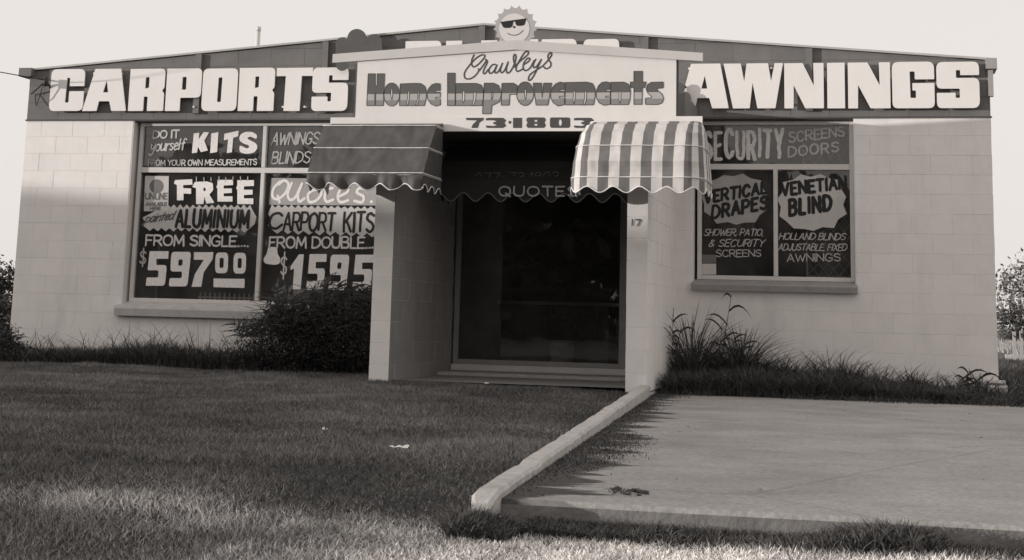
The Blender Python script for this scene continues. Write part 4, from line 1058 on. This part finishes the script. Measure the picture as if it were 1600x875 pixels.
# litter on the lawn
def litter(px, py, z, w, label):
    p = on(px, py, z); mb = MB(); k = 5; vs = []; r = random.Random(int(px))
    for j in range(2):
        for i in range(k+1):
            vs.append((p.x-w/2+w*i/k, p.y+j*w*.5+r.uniform(-.01, .01), z+.022+r.uniform(0, .008)*(1+j)))
    mb.add(vs, [(i, i+1, i+k+2, i+k+1) for i in range(k)]); tag(mb.build('paper_scrap', 'paper_litter'), label, 'litter')
litter(622, 708, .05, .085, 'crumpled white paper scrap lying in the middle of the lawn')
litter(758, 604, .06, .06, 'small white paper scrap on the grass at the porch mouth')
litter(507, 679, .045, .03, 'tiny white paper scrap on the lawn left of the larger crumpled one')

# ------------------------------------------------------------------ vegetation
def blades(name, roots, h, w, lean, mt, nseg=1, curve=.5, tone=None, rng=None, label=None, cat=None, kind='stuff', parent=None):
    """many tapered grass blades as one mesh; roots (n,3), h, w, lean arrays"""
    n = len(roots); a = rng.uniform(0, 2*np.pi, n); f = rng.uniform(0, 2*np.pi, n)
    dx, dy = np.cos(a), np.sin(a); sx, sy = np.cos(f), np.sin(f)
    lv = nseg+1; V = np.zeros((n, 2*nseg+1, 3), np.float32)
    for k in range(nseg+1):
        t = k/nseg; out = lean*h*(t*.35+t**2*.65*(1+curve)); z = h*t*np.sqrt(np.clip(1-(lean*t*.75)**2, .1, 1))*(1-curve*lean*.35*t*t)
        cx_, cy_ = roots[:, 0]+dx*out, roots[:, 1]+dy*out; cz = roots[:, 2]+z
        if k < nseg:
            hw = w*(1-.55*t)*.5
            V[:, 2*k] = np.stack([cx_-sx*hw, cy_-sy*hw, cz], 1); V[:, 2*k+1] = np.stack([cx_+sx*hw, cy_+sy*hw, cz], 1)
        else: V[:, 2*k] = np.stack([cx_, cy_, cz], 1)
    vp = 2*nseg+1; tri = []
    for k in range(nseg-1): tri += [(2*k, 2*k+1, 2*k+3), (2*k, 2*k+3, 2*k+2)]
    tri.append((2*nseg-2, 2*nseg-1, 2*nseg)); tri = np.array(tri); m = len(tri)
    F_ = (tri[None]+(np.arange(n)*vp)[:, None, None]).reshape(-1, 3).astype(np.int32)
    me = bpy.data.meshes.new(name); me.vertices.add(n*vp); me.vertices.foreach_set('co', V.reshape(-1))
    me.loops.add(len(F_)*3); me.loops.foreach_set('vertex_index', F_.reshape(-1))
    me.polygons.add(len(F_)); me.polygons.foreach_set('loop_start', np.arange(0, len(F_)*3, 3, dtype=np.int32))
    me.update(calc_edges=True)
    at_ = me.attributes.new('tone', 'FLOAT_COLOR', 'POINT'); tn = np.ones(n) if tone is None else tone
    c4 = np.ones((n, vp, 4), np.float32); c4[:, :, :3] = tn[:, None, None]; at_.data.foreach_set('color', c4.reshape(-1))
    me.materials.append(MATS[mt]); o = link(name, me, parent, None)
    if kind: o['kind'] = kind
    if label: o['label'] = label; o['category'] = cat
    return o
rng = np.random.default_rng(5)
def vis(x, y, z, m=25):
    """inside the picture (with a margin wide enough for a step to the side)"""
    R_ = np.stack([x-CAM.x, y-CAM.y, z-CAM.z], 1); a = R_@np.array(RT); b = R_@np.array(UP); c = R_@np.array(FW)
    px = CX+F*a/c; py = CY-F*b/c
    return (c > 0) & (px > -160) & (px < 1760) & (py > 300) & (py < 960)
def vnoise(x, y, s, seed):
    r = np.random.default_rng(seed); g = r.uniform(0, 1, (64, 64)); X = (x*s) % 63; Y = (y*s) % 63
    i, j = X.astype(int), Y.astype(int); u, v = X-i, Y-j; u = u*u*(3-2*u); v = v*v*(3-2*v)
    i2, j2 = (i+1) % 64, (j+1) % 64
    return (g[i, j]*(1-u)+g[i2, j]*u)*(1-v)+(g[i, j2]*(1-u)+g[i2, j2]*u)*v
def kx_np(y): t = np.clip((y+2.24)/(-8.62), 0, 1); return 7.58+.605*t
# lawn
N0 = 850000
y = -13.2+13.1*rng.uniform(0, 1, N0)**1.35; x = rng.uniform(-3.2, 8.25, N0); z = lawn_z(x, y)
keep = vis(x, y, z) & (x < np.where(y > -10.85, kx_np(y)+.005, 9)) & ~((x > 4.95) & (x < 5.3) & (y > -2.26)) & ~((x > 5.2) & (x < 7.5) & (y > -1.9)) & ~((y > -2.2) & (x > 7.4))
keep &= y < -.1
x, y, z = x[keep], y[keep], z[keep]; n = len(x)
P1 = vnoise(x+9, y+20, .9, 1)*.6+vnoise(x+9, y+20, 3.1, 2)*.4
u_ = (x*.423-y*.906)
dry = np.clip((-y-10.9)/.5, 0, 1)                     # mown dry verge towards the road
band = np.exp(-((y+10.95-.12*np.sin(x*2.1))/.28)**2)*np.clip(1-(x-7.9)/.3, 0, 1)
h = .009+.018*P1+.012*rng.uniform(0, 1, n)+.014*dry*rng.uniform(0, 1, n)+.014*band; h *= np.where(rng.uniform(0, 1, n) < .012, 1.8, 1)
tone = .35+1.15*P1+.5*(rng.uniform(0, 1, n) < .06)+1.3*dry*np.clip((x-7.75)/.4, .0, 1)*(.5+P1)*(.4+rng.uniform(0, 1, n)*.8)+3.2*band*rng.uniform(.2, 1.1, n)
P2 = vnoise(x+11, y+22, 2.9, 21)*.55+vnoise(x+3, y+17, 3.4, 22)*.45; P3 = vnoise(x*1.6+20, y*1.6+30, 1.5, 23)
h *= .55+1.0*P2*P3*2; tone *= .65+.75*P2
h = np.where(rng.uniform(0, 1, n) < np.clip(.30-P2, 0, .3)*3.0, h*.15, h)
tone *= rng.uniform(.6, 1.4, n)
blades('lawn_grass', np.stack([x, y, z-.004], 1), h, (.0035+.003*rng.uniform(0, 1, n)), rng.uniform(.2, .98, n), 'grass_blade', 1, .4, tone, rng, 'short dark mown grass of the front lawn left of the kerb', 'grass')
print('lawn blades', n)
# verge in front of the driveway
N1 = 150000
x = rng.uniform(6.4, 11.5, N1); y = -13.4+2.76*rng.uniform(0, 1, N1); z = np.where(x < 7.66, lawn_z(x, y), verge_z(x, y))
keep = vis(x, y, z) & (y < -10.66) & (x > 7.6) & (y < np.where(x < 8.4, -10.87, -10.66))
x, y, z = x[keep], y[keep], z[keep]; n = len(x); P1 = vnoise(x+9, y+20, 1.7, 3)*.5+vnoise(x, y+20, 6, 4)*.5
near = np.clip((-y-10.86)/.16, 0, 1)*np.clip((x-7.55)/.8, .25, 1)
edge = 1-near
h = .02+.03*P1*rng.uniform(.3, 1, n)+.02*edge*rng.uniform(0, 1, n)
tone = (.5+.5*P1)*(1-near)+near*(3.0+5.0*P1*rng.uniform(.4, 1.2, n)); tone *= rng.uniform(.6, 1.4, n)
blades('verge_grass', np.stack([x, y, z-.004], 1), h, .004+.004*rng.uniform(0, 1, n), rng.uniform(.2, .95, n), 'grass_blade', 2, .5, tone, rng, 'pale dry short grass of the verge before the driveway slab', 'grass')
# dark taller grass against the slab edge and at the kerb's end
N2 = 26000
x = np.where(rng.uniform(0, 1, N2) < .15, rng.uniform(8.19, 8.8, N2), rng.uniform(8.19, 11.2, N2)); d_ = rng.uniform(0, 1, N2)**1.6
y = np.where(x < 8.4, -10.87, -10.67)-.26*d_; P1 = vnoise(x+3, y*0+3, 2.6, 6)
cl_ = np.clip((P1-.25)*2.2, .12, 1)
left = np.clip(1-(x-8.2)/.9, 0, 1)
h = (.07+.07*rng.uniform(0, 1, N2))*cl_+.045*left*rng.uniform(.2, 1, N2); k2 = rng.uniform(0, 1, N2) < (cl_*.8+left)
x, y, h = x[k2], y[k2], h[k2]; n = len(x)
blades('edge_grass', np.stack([x, y, np.full(n, -.097)], 1), h+.02, np.full(n, .006), rng.uniform(.2, .9, n), 'dark_blade', 3, .6, rng.uniform(.7, 2.0, n), rng, 'dark ragged grass growing against the front edge of the slab', 'grass')
# grass belts at the foot of the wall
def belt(name, n, xr, yr, hf, label, w=.008, zf=lambda x, y: np.full_like(x, .01), tone=(.5, 1.6), lean=(.15, 1.0), mt='dark_blade'):
    x = rng.uniform(*xr, n); y = rng.uniform(*yr, n) if not callable(yr) else yr(x, rng.uniform(0, 1, n)); hh = hf(x)*rng.uniform(.35, 1, n)
    return blades(name, np.stack([x, y, zf(x, y)], 1), hh, np.full(n, w), rng.uniform(*lean, n), mt, 4, .8, rng.uniform(*tone, n), rng, label, 'grass')
def hr(x):
    b = .13+.10*np.exp(-((x-8.45)/.35)**2)+.07*np.exp(-((x-9.2)/.3)**2)+.04*np.exp(-((x-7.95)/.2)**2)
    return (b+.05*vnoise(x, x*0+2, 4, 9))*1.4*np.where(x > 10.5, .38, np.where(x > 10.1, .75, 1))
belt('wall_grass', 30000, (7.7, 11.35), lambda x, r: -.12-(1.55-.15*(x-7.7)/3)*r**.8, lambda x: hr(x), 'dense dark unmown grass along the foot of the right-hand wall')
belt('wall_grass', 1500, (7.7, 10.9), (-.75, -.12), lambda x: hr(x)*1.75+.06, 'taller loose blades arching out of the grass along the right-hand wall', w=.010, tone=(.7, 1.8), lean=(.3, 1.0))
def hl(x): return .19+.13*np.exp(-((x-2.1)/.45)**2)+.06*np.exp(-((x-2.9)/.3)**2)+.04*vnoise(x, x*0+2, 4, 11)
belt('wall_grass', 24000, (-.6, 5.0), (-.85, -.1), lambda x: hl(x), 'dark unmown grass along the foot of the left-hand wall', zf=lambda x, y: lawn_z(x, y))
belt('wall_grass', 450, (-.3, 4.4), (-.4, -.12), lambda x: hl(x)*1.9+.05, 'few tall thin weeds standing against the left-hand wall', w=.008, zf=lambda x, y: lawn_z(x, y), tone=(.8, 2.6), lean=(.2, .9))
def tuft_h(x): return .92*np.exp(-((x-7.86)/.15)**2)+.74*np.exp(-((x-8.34)/.24)**2)+.36*np.exp(-((x-8.75)/.12)**2)+.34*np.exp(-((x-9.35)/.22)**2)+.26*np.exp(-((x-10.0)/.16)**2)+.3*np.exp(-((x-10.6)/.12)**2)
xx = np.concatenate([rng.normal(c, w_, k) for c, w_, k in ((7.86, .10, 420), (8.34, .17, 760), (8.75, .08, 110), (9.35, .15, 240), (10.0, .12, 130), (10.6, .1, 110))]); xx = np.clip(xx, 7.7, 11)
yy = rng.uniform(-.85, -.15, len(xx)); ht_ = tuft_h(xx)*rng.uniform(.35, 1.0, len(xx))**1.3
blades('wall_grass', np.stack([xx, yy, np.full_like(xx, .01)], 1), ht_+.05, rng.uniform(.010, .018, len(xx)), rng.uniform(.1, .8, len(xx)), 'dark_blade', 5, .9, rng.uniform(.6, 1.5, len(xx)), rng, 'broad-leaved spiky tufts rising above the grass along the right-hand wall', 'grass')
xx = np.concatenate([rng.normal(c, w_, k) for c, w_, k in ((.9, .25, 70), (1.9, .25, 180), (2.5, .2, 160), (3.1, .2, 120))]); yy = rng.uniform(-.6, -.15, len(xx))
blades('wall_grass', np.stack([xx, yy, lawn_z(xx, yy)], 1), .12+.34*rng.uniform(0, 1, len(xx))**2, rng.uniform(.007, .014, len(xx)), rng.uniform(.1, .9, len(xx)), 'dark_blade', 5, .9, rng.uniform(.7, 1.8, len(xx)), rng, 'scruffy weeds under the left window sill', 'weeds')
# tall canes with long leaves: two single clumps
def cane(px, py_base, ypl, stalks, label, seed):
    r = random.Random(seed); b = at(px, py_base, ypl)
    t = thing('cane_grass', (b.x, ypl, .02), label, 'grass clump')
    st = MB(); lf = MB()
    for (dx, hgt, ln) in stalks:
        top = Vector((b.x+dx+ln, ypl+r.uniform(-.05, .02), hgt)); base = Vector((b.x+dx*.4, ypl, .02)); mid_ = base.lerp(top, .5)+Vector((-ln*.12, 0, 0))
        st.tube([base, mid_, top], .006, 5, 0, .003)
        for k in range(6):
            u = .25+.75*(k+r.uniform(-.3, .3))/5.5; u = min(1, u); p = base.lerp(top, u) if u > .5 else base.lerp(mid_, u*2); a = r.uniform(-1, 1); L_ = r.uniform(.22, .40); sgn = 1 if r.random() < .68 else -1; L_ *= r.uniform(.6, 1.15)
            pts = []
            for j in range(6):
                v = j/5; pts.append(p+Vector((sgn*L_*v*.55+ln*.2*v, a*.05*v, L_*(.75*v-.9*v*v*(.5+.6*abs(a))))))
            vs = []
            for j, q_ in enumerate(pts):
                hw = .011*(1-(j/5)**2)+.001; vs += [(q_.x, q_.y-hw*.6, q_.z+hw), (q_.x, q_.y+hw*.6, q_.z-hw)]
            lf.add(vs, [(2*j, 2*j+2, 2*j+3, 2*j+1) for j in range(5)])
    st.build('stalk', 'bark', t); m = lf.build('leaves', 'leaf', t); addtone(m, 1.2); m['kind'] = 'stuff'
def addtone(o, v):
    a = o.data.attributes.new('tone', 'FLOAT_COLOR', 'POINT'); n = len(o.data.vertices); a.data.foreach_set('color', np.tile([v, v, v, 1], n).astype(np.float32))
cane(1124, 600, -.3, [(-.05, .62, .08), (0, .95, .12), (.06, .55, .10), (.1, .48, .16)], 'tall arching cane grass rising to the sill under the right window', 3)
cane(1044, 600, -.35, [(-.03, .72, -.03), (.03, .80, .02), (.0, .55, -.06), (.08, .60, .05)], 'tall drooping cane grass in the corner beside the porch wall', 5)
cane(1492, 612, -.25, [(0, .26, .14), (.05, .2, .2)], 'low arching cane grass reaching over the footing at the right corner', 8)

def leaf_cloud(name, clumps, nl, size, mt, parent, seed, tone=(.5, 1.6), zmin=-.1, aspect=.45):
    """many small leaf faces through the volume of ellipsoid clumps"""
    r = np.random.default_rng(seed); vs_ = []; w_ = np.array([c[3]*c[4]*c[5] for c in clumps]); cnt = (nl*w_/w_.sum()).astype(int); tn = []
    for c, k in zip(clumps, cnt):
        d = r.normal(size=(k, 3)); d /= np.linalg.norm(d, axis=1)[:, None]; rad = r.uniform(0, 1, k)**(1/2.2)*(1+.18*r.normal(size=k))
        p = np.array(c[:3])+d*rad[:, None]*np.array(c[3:6]); t = r.uniform(*tone)*r.uniform(.7, 1.3, k)
        a = r.normal(size=(k, 3)); a /= np.linalg.norm(a, axis=1)[:, None]; b = np.cross(a, r.normal(size=(k, 3))); b /= np.linalg.norm(b, axis=1)[:, None]
        s = size*r.uniform(.6, 1.4, k)[:, None]
        q = np.stack([p-a*s, p+b*s*aspect, p+a*s, p-b*s*aspect], 1); ok = p[:, 2] > zmin
        vs_.append(q[ok]); tn.append(t[ok])
    V = np.concatenate(vs_); T = np.concatenate(tn); n = len(V)
    me = bpy.data.meshes.new(name); org = V.reshape(-1, 3).mean(0); Vl = (V-org).astype(np.float32)
    me.vertices.add(n*4); me.vertices.foreach_set('co', Vl.reshape(-1)); me.loops.add(n*4); me.loops.foreach_set('vertex_index', np.arange(n*4, dtype=np.int32))
    me.polygons.add(n); me.polygons.foreach_set('loop_start', np.arange(0, n*4, 4, dtype=np.int32)); me.update(calc_edges=True)
    a_ = me.attributes.new('tone', 'FLOAT_COLOR', 'POINT'); c4 = np.ones((n, 4, 4), np.float32); c4[:, :, :3] = T[:, None, None]; a_.data.foreach_set('color', c4.reshape(-1))
    me.materials.append(MATS[mt]); return link(name, me, parent, tuple(org))
def limbs(mb, base, top, r0, clumps, seed):
    r = random.Random(seed); base, top = Vector(base), Vector(top); n = 5
    pts = [base.lerp(top, i/n)+Vector((r.uniform(-1, 1), r.uniform(-1, 1), 0))*r0*.6*(i > 0) for i in range(n+1)]
    mb.tube(pts, r0, 8, 0, r0*.35)
    for c in clumps:
        s = pts[r.randint(1, n-1)]; e = Vector(c[:3]); m = s.lerp(e, .5)+Vector((0, 0, -.1*(e-s).length))
        mb.tube([s, m, e], r0*.35, 5, 0, r0*.08)
# big shrub by the left porch wall
sh = thing('shrub', (4.0, -.75, .05), 'big dark bushy shrub between the left window and the porch wall', 'shrub')
cl = [(4.05, -.75, .30, .62, .42, .34), (4.35, -.8, .60, .44, .36, .30), (3.75, -.75, .46, .38, .34, .30), (3.35, -.7, .24, .36, .3, .22), (4.6, -.85, .40, .4, .35, .36), (4.05, -.7, .74, .32, .28, .19), (4.55, -.75, .80, .32, .28, .16), (3.45, -.7, .60, .17, .16, .14), (3.62, -.7, .66, .2, .2, .12)]
leaf_cloud('foliage', cl, 42000, .020, 'leaf', sh, 3, (.35, .9), .04, .22)
mb = MB(); limbs(mb, (4.05, -.75, 0), (4.1, -.75, .6), .03, cl, 4); mb.build('stem', 'bark', sh)
def sprigs(name, parent, cx_, cy_, cz, n, L_, sprd, seed, mt='leaf'):
    r = random.Random(seed); mb = MB()
    for i in range(n):
        a = r.uniform(0, 6.28); el = r.uniform(.2, 1.3); p = Vector((cx_+r.uniform(-sprd, sprd), cy_+r.uniform(-.2, .1), cz+r.uniform(-.12, .12)*sprd*2)); l = L_*r.uniform(.5, 1)
        d = Vector((math.cos(a)*math.cos(el), math.sin(a)*math.cos(el), math.sin(el))); vs = []
        for j in range(5):
            u = j/4; q_ = p+d*l*u+Vector((0, 0, -.35*l*u*u)); hw = .006*(1-u)+.0015; vs += [(q_.x-hw, q_.y, q_.z+hw), (q_.x+hw, q_.y, q_.z-hw)]
        mb.add(vs, [(2*j, 2*j+2, 2*j+3, 2*j+1) for j in range(4)])
    o = mb.build(name, mt, parent); addtone(o, 1.0); o['kind'] = 'stuff'; return o
sprigs('twig_sprigs', sh, 4.05, -.8, .62, 620, .34, .62, 5)
sprigs('twig_sprigs', sh, 4.3, -.8, .86, 90, .36, .4, 15)
sprigs('twig_sprigs', sh, 3.42, -.75, .45, 190, .30, .30, 6)
sh = thing('shrub', (.25, -.6, .05), 'small rounded dark shrub at the left corner of the shop', 'shrub')
cl = [(.32, -.65, .18, .20, .2, .22), (.22, -.6, .32, .14, .15, .12), (.45, -.6, .12, .2, .2, .14)]
leaf_cloud('foliage', cl, 7000, .02, 'leaf', sh, 9, (.45, 1.1), .0, .3); mb = MB(); limbs(mb, (.3, -.6, 0), (.3, -.6, .3), .015, cl, 4); mb.build('stem', 'bark', sh)
sprigs('twig_sprigs', sh, .3, -.65, .32, 60, .14, .18, 9)
# dirt, clippings and weeds washed up along the kerb on the slab (4 mm above the concrete)
def dirt(pxs, label, seed):
    r = random.Random(seed); P = [on(x, y, .004) for x, y in pxs]; Q = cr_spline([(p.x, p.y) for p in P], 7, True)
    Q = [(a+r.uniform(-.022, .022), b+r.uniform(-.07, .07)) for a, b in Q]; Q = [(max(a, kerb_x(b)+.107), b) for a, b in Q]
    o = sheet('dirt_patch', [(a, b, .004) for a, b in Q], 'silt', 'stuff'); tag(o, label, 'dirt')
    return Q
d2 = dirt([(945, 766), (960, 762), (985, 764), (1010, 771), (985, 773), (962, 769)], 'small isolated dirt and leaf patch on the driveway slab', 5)
def inside(x, y, P):
    c = np.zeros(len(x), bool); j = len(P)-1
    for i in range(len(P)):
        xi, yi = P[i]; xj, yj = P[j]; k = ((yi > y) != (yj > y)) & (x < (xj-xi)*(y-yi)/(yj-yi+1e-12)+xi); c ^= k; j = i
    return c
N3 = 90000; x = rng.uniform(7.6, 9.2, N3); y = rng.uniform(-10.55, -1.6, N3); dk = x-kx_np(y)-.105
env = .0+.42*vnoise(x*.25+2, y+20, 1.35, 31)*np.clip((y+10.9)/2.2, .35, 1)+.06*rng.normal(size=N3)
k = (dk > 0) & ((rng.uniform(0, 1, N3) < np.clip((env-dk)/.10, 0, 1)*.9) | inside(x, y, d2))
x, y = x[k], y[k]; n = len(x)
blades('kerb_weeds', np.stack([x, y, np.full(n, .003)], 1), .006+.016*rng.uniform(0, 1, n)**2, np.full(n, .006), rng.uniform(.3, 1, n), 'dark_blade', 1, .4, rng.uniform(.6, 1.9, n), rng, 'low creeping weeds in the washed-up dirt beside the kerb', 'weeds')
# fallen leaves and clippings
mb = MB(); r_ = random.Random(17)
for i in range(285):
    if i < 260: X__, Y__ = r_.uniform(2, 8), -12+9*r_.random(); Z__ = float(lawn_z(X__, Y__))+.028
    else: X__, Y__ = r_.uniform(8.2, 11.5), r_.uniform(-10.4, -2.2); Z__ = .006
    if i < 260 and X__ > kerb_x(Y__)-.05: continue
    a_ = r_.uniform(0, 6.28); l_ = r_.uniform(.006, .018); w_ = l_*r_.uniform(.25, .5); c_, s_ = math.cos(a_), math.sin(a_)
    mb.add([(X__-c_*l_, Y__-s_*l_, Z__), (X__+s_*w_, Y__-c_*w_, Z__+.004), (X__+c_*l_, Y__+s_*l_, Z__+.002), (X__-s_*w_, Y__+c_*w_, Z__+.005)], [(0, 1, 2, 3)])
tag(mb.build('leaf_litter', 'dirt_leaf'), 'tiny fallen leaves strewn over lawn and slab', 'leaves', kind='stuff')
# overgrown edge of the slab's far side, thin ragged fringe
x = rng.uniform(7.75, 11.6, 2600); y = -1.5-.22*rng.uniform(0, 1, 2600)**2*vnoise(x, x*0+1, 3, 14)*2-.0*x
blades('fringe_grass', np.stack([x, y, np.full(2600, 0.0)], 1), .03+.06*rng.uniform(0, 1, 2600), np.full(2600, .006), rng.uniform(.5, 1, 2600), 'dark_blade', 3, .8, rng.uniform(.6, 1.5, 2600), rng, 'ragged grass fringe spilling over the far edge of the slab', 'grass')

# trees behind ---------------------------------------------------------------------
def tree(x, y, h, w, label, seed, n=9000, ls=.12, zg=-.15, low=.3, group=None, lm='leaf'):
    r = random.Random(seed); t = thing('tree', (x, y, zg), label, 'tree', group); cl = []
    for i in range(13):
        a = r.uniform(0, 6.28); u = r.uniform(low, .9); rr = w*.5*math.sqrt(max(.1, 1-((u-.55)/.5)**2))*r.uniform(.3, .9)
        s = w*r.uniform(.14, .25); cl.append((x+math.cos(a)*rr, y+math.sin(a)*rr, zg+h*u, s*1.2, s*1.2, s*.8))
    cl.append((x, y, zg+h*.9, w*.14, w*.14, h*.1))
    mb = MB(); limbs(mb, (x, y, zg), (x+r.uniform(-.2, .2)*w*.3, y, zg+h*.75), w*.035, cl, seed); mb.build('trunk', 'bark', t)
    leaf_cloud('crown', cl, n, ls, lm, t, seed, (.6, 1.7), zg)
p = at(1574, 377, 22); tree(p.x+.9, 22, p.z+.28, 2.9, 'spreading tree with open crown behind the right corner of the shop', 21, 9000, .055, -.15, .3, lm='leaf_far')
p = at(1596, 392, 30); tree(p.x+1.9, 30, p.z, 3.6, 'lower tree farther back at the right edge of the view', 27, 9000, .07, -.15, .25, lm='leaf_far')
p = at(5, 424, 5); tree(p.x-.62, 5.0, p.z-.08, 1.6, 'dark leafy tree showing past the left corner of the shop', 24, 14000, .04, -.15, .1)
tree(p.x-2.6, 7.5, 1.8, 2.6, 'dark tree farther left behind the shop corner', 25, 12000, .05, -.15, .1)
# field, hedge and kerb line behind on the right
p0 = on(1580, 541, -.1)
x = rng.uniform(14, 26, 26000); y = rng.uniform(30, 46, 26000)
blades('field_grass', np.stack([x, y, np.full(26000, -.15)], 1), .25+.3*rng.uniform(0, 1, 26000), np.full(26000, .05), rng.uniform(.1, .6, 26000), 'grass_blade', 2, .5, rng.uniform(1.5, 3.5, 26000), rng, 'pale long grass of the field behind on the right', 'grass')
hd = []
for i in range(16): hd.append((15+i*.9, 47, .35, .7, .5, .5))
o = leaf_cloud('hedge', hd, 9000, .09, 'leaf', None, 31, (.4, .8), -.15); tag(o, 'low dark hedge beyond the field on the right', 'hedge', kind='stuff')
mb = MB(); mb.box(13, 30, 27.6, 27.8, -.16, .02); tag(mb.build('edging_kerb', 'kerb_concrete'), 'pale concrete edging line across the ground behind on the right', 'edging')
x = rng.uniform(11, 19, 30000); y = rng.uniform(1, 27, 30000)
blades('rear_grass', np.stack([x, y, np.full(30000, -.16)], 1), .10+.08*rng.uniform(0, 1, 30000), np.full(30000, .03), rng.uniform(.2, .9, 30000), 'dark_blade', 1, .5, rng.uniform(.8, 2.0, 30000), rng, 'dark grass of the yard beside the right wall', 'grass')
# fence posts past the right corner
for i, px in enumerate((1583, 1594)):
    p = at(px, 470, 26); mb = MB(); mb.box(p.x-.04, p.x+.04, 26, 26.08, -.16, p.z+.25)
    tag(mb.build('fence_post', 'paint_mid'), ('pale fence post nearer the wall, before the trees on the right', 'pale fence post at the right edge, before the trees')[i], 'post', 'posts behind on the right')

# ------------------------------------------------------------------ unseen long low house added across the street to the left,
# its roof line set to keep the setting sun off the lawn and the lower wall
sh_ = Vector((-math.sin(SUN_AZ), -math.cos(SUN_AZ), 0)); uv = Vector((math.cos(SUN_AZ), -math.sin(SUN_AZ), 0))
Ld = 30.0; top = 2.05+math.tan(SUN_EL)*(Ld-.6)
ho = sh_*Ld; ht = thing('shade_house', tuple(ho+uv*5.5+Vector((0, 0, -.16))), 'unseen long low house with a plain ridged roof, added across the street to shade the shop', 'house')
def hbox(mb, s0, s1, u0, u1, z0, z1):
    P = []
    for z in (z0, z1):
        for s, u in ((s0, u0), (s1, u0), (s1, u1), (s0, u1)):
            q_ = sh_*s+uv*u; P.append((q_.x, q_.y, z))
    mb.add(P, [(0, 1, 2, 3), (7, 6, 5, 4), (0, 4, 5, 1), (1, 5, 6, 2), (2, 6, 7, 3), (3, 7, 4, 0)])
U0, U1 = -6.0, 13.1
mb = MB(); hbox(mb, Ld-4, Ld+4, U0+.4, U1-.4, -.16, 2.9); mb.build('house_wall', 'house_wall', ht)
mb = MB(); P = []
for s, z in ((Ld-4.6, 2.75), (Ld, top), (Ld+4.6, 2.75)):
    for u in (U0, U1):
        q_ = sh_*s+uv*u; P.append((q_.x, q_.y, z))
mb.add(P, [(0, 1, 3, 2), (2, 3, 5, 4), (4, 5, 1, 0), (0, 2, 4), (1, 5, 3)]); mb.build('house_roof', 'house_roof', ht)
# street trees behind the camera, met only in the reflections of the panes
wd = ('first', 'second', 'third', 'fourth', 'fifth', 'sixth', 'seventh', 'eighth', 'ninth', 'tenth', 'eleventh', 'twelfth')
for i in range(12):
    x = -24+i*6.2; h = (7.4, 6.6, 8.0, 6.4, 7.4, 6.0, 6.8, 7.6, 6.2, 8.4, 8, 9)[i]
    tree(x, -46-(i*37 % 5), h, 8.6, 'leafy street tree, %s from the left in the row across the road' % wd[11-i], 60+i, 6500, .42, -.16, .10, 'trees across the road')
o = leaf_cloud('street_hedge', [(-30+i*2.2, -43, .7, 1.6, .8, 1.5) for i in range(40)], 26000, .16, 'leaf', None, 77, (.5, 1.2), -.15); tag(o, 'long hedge across the road, under the row of street trees', 'hedge', kind='stuff')
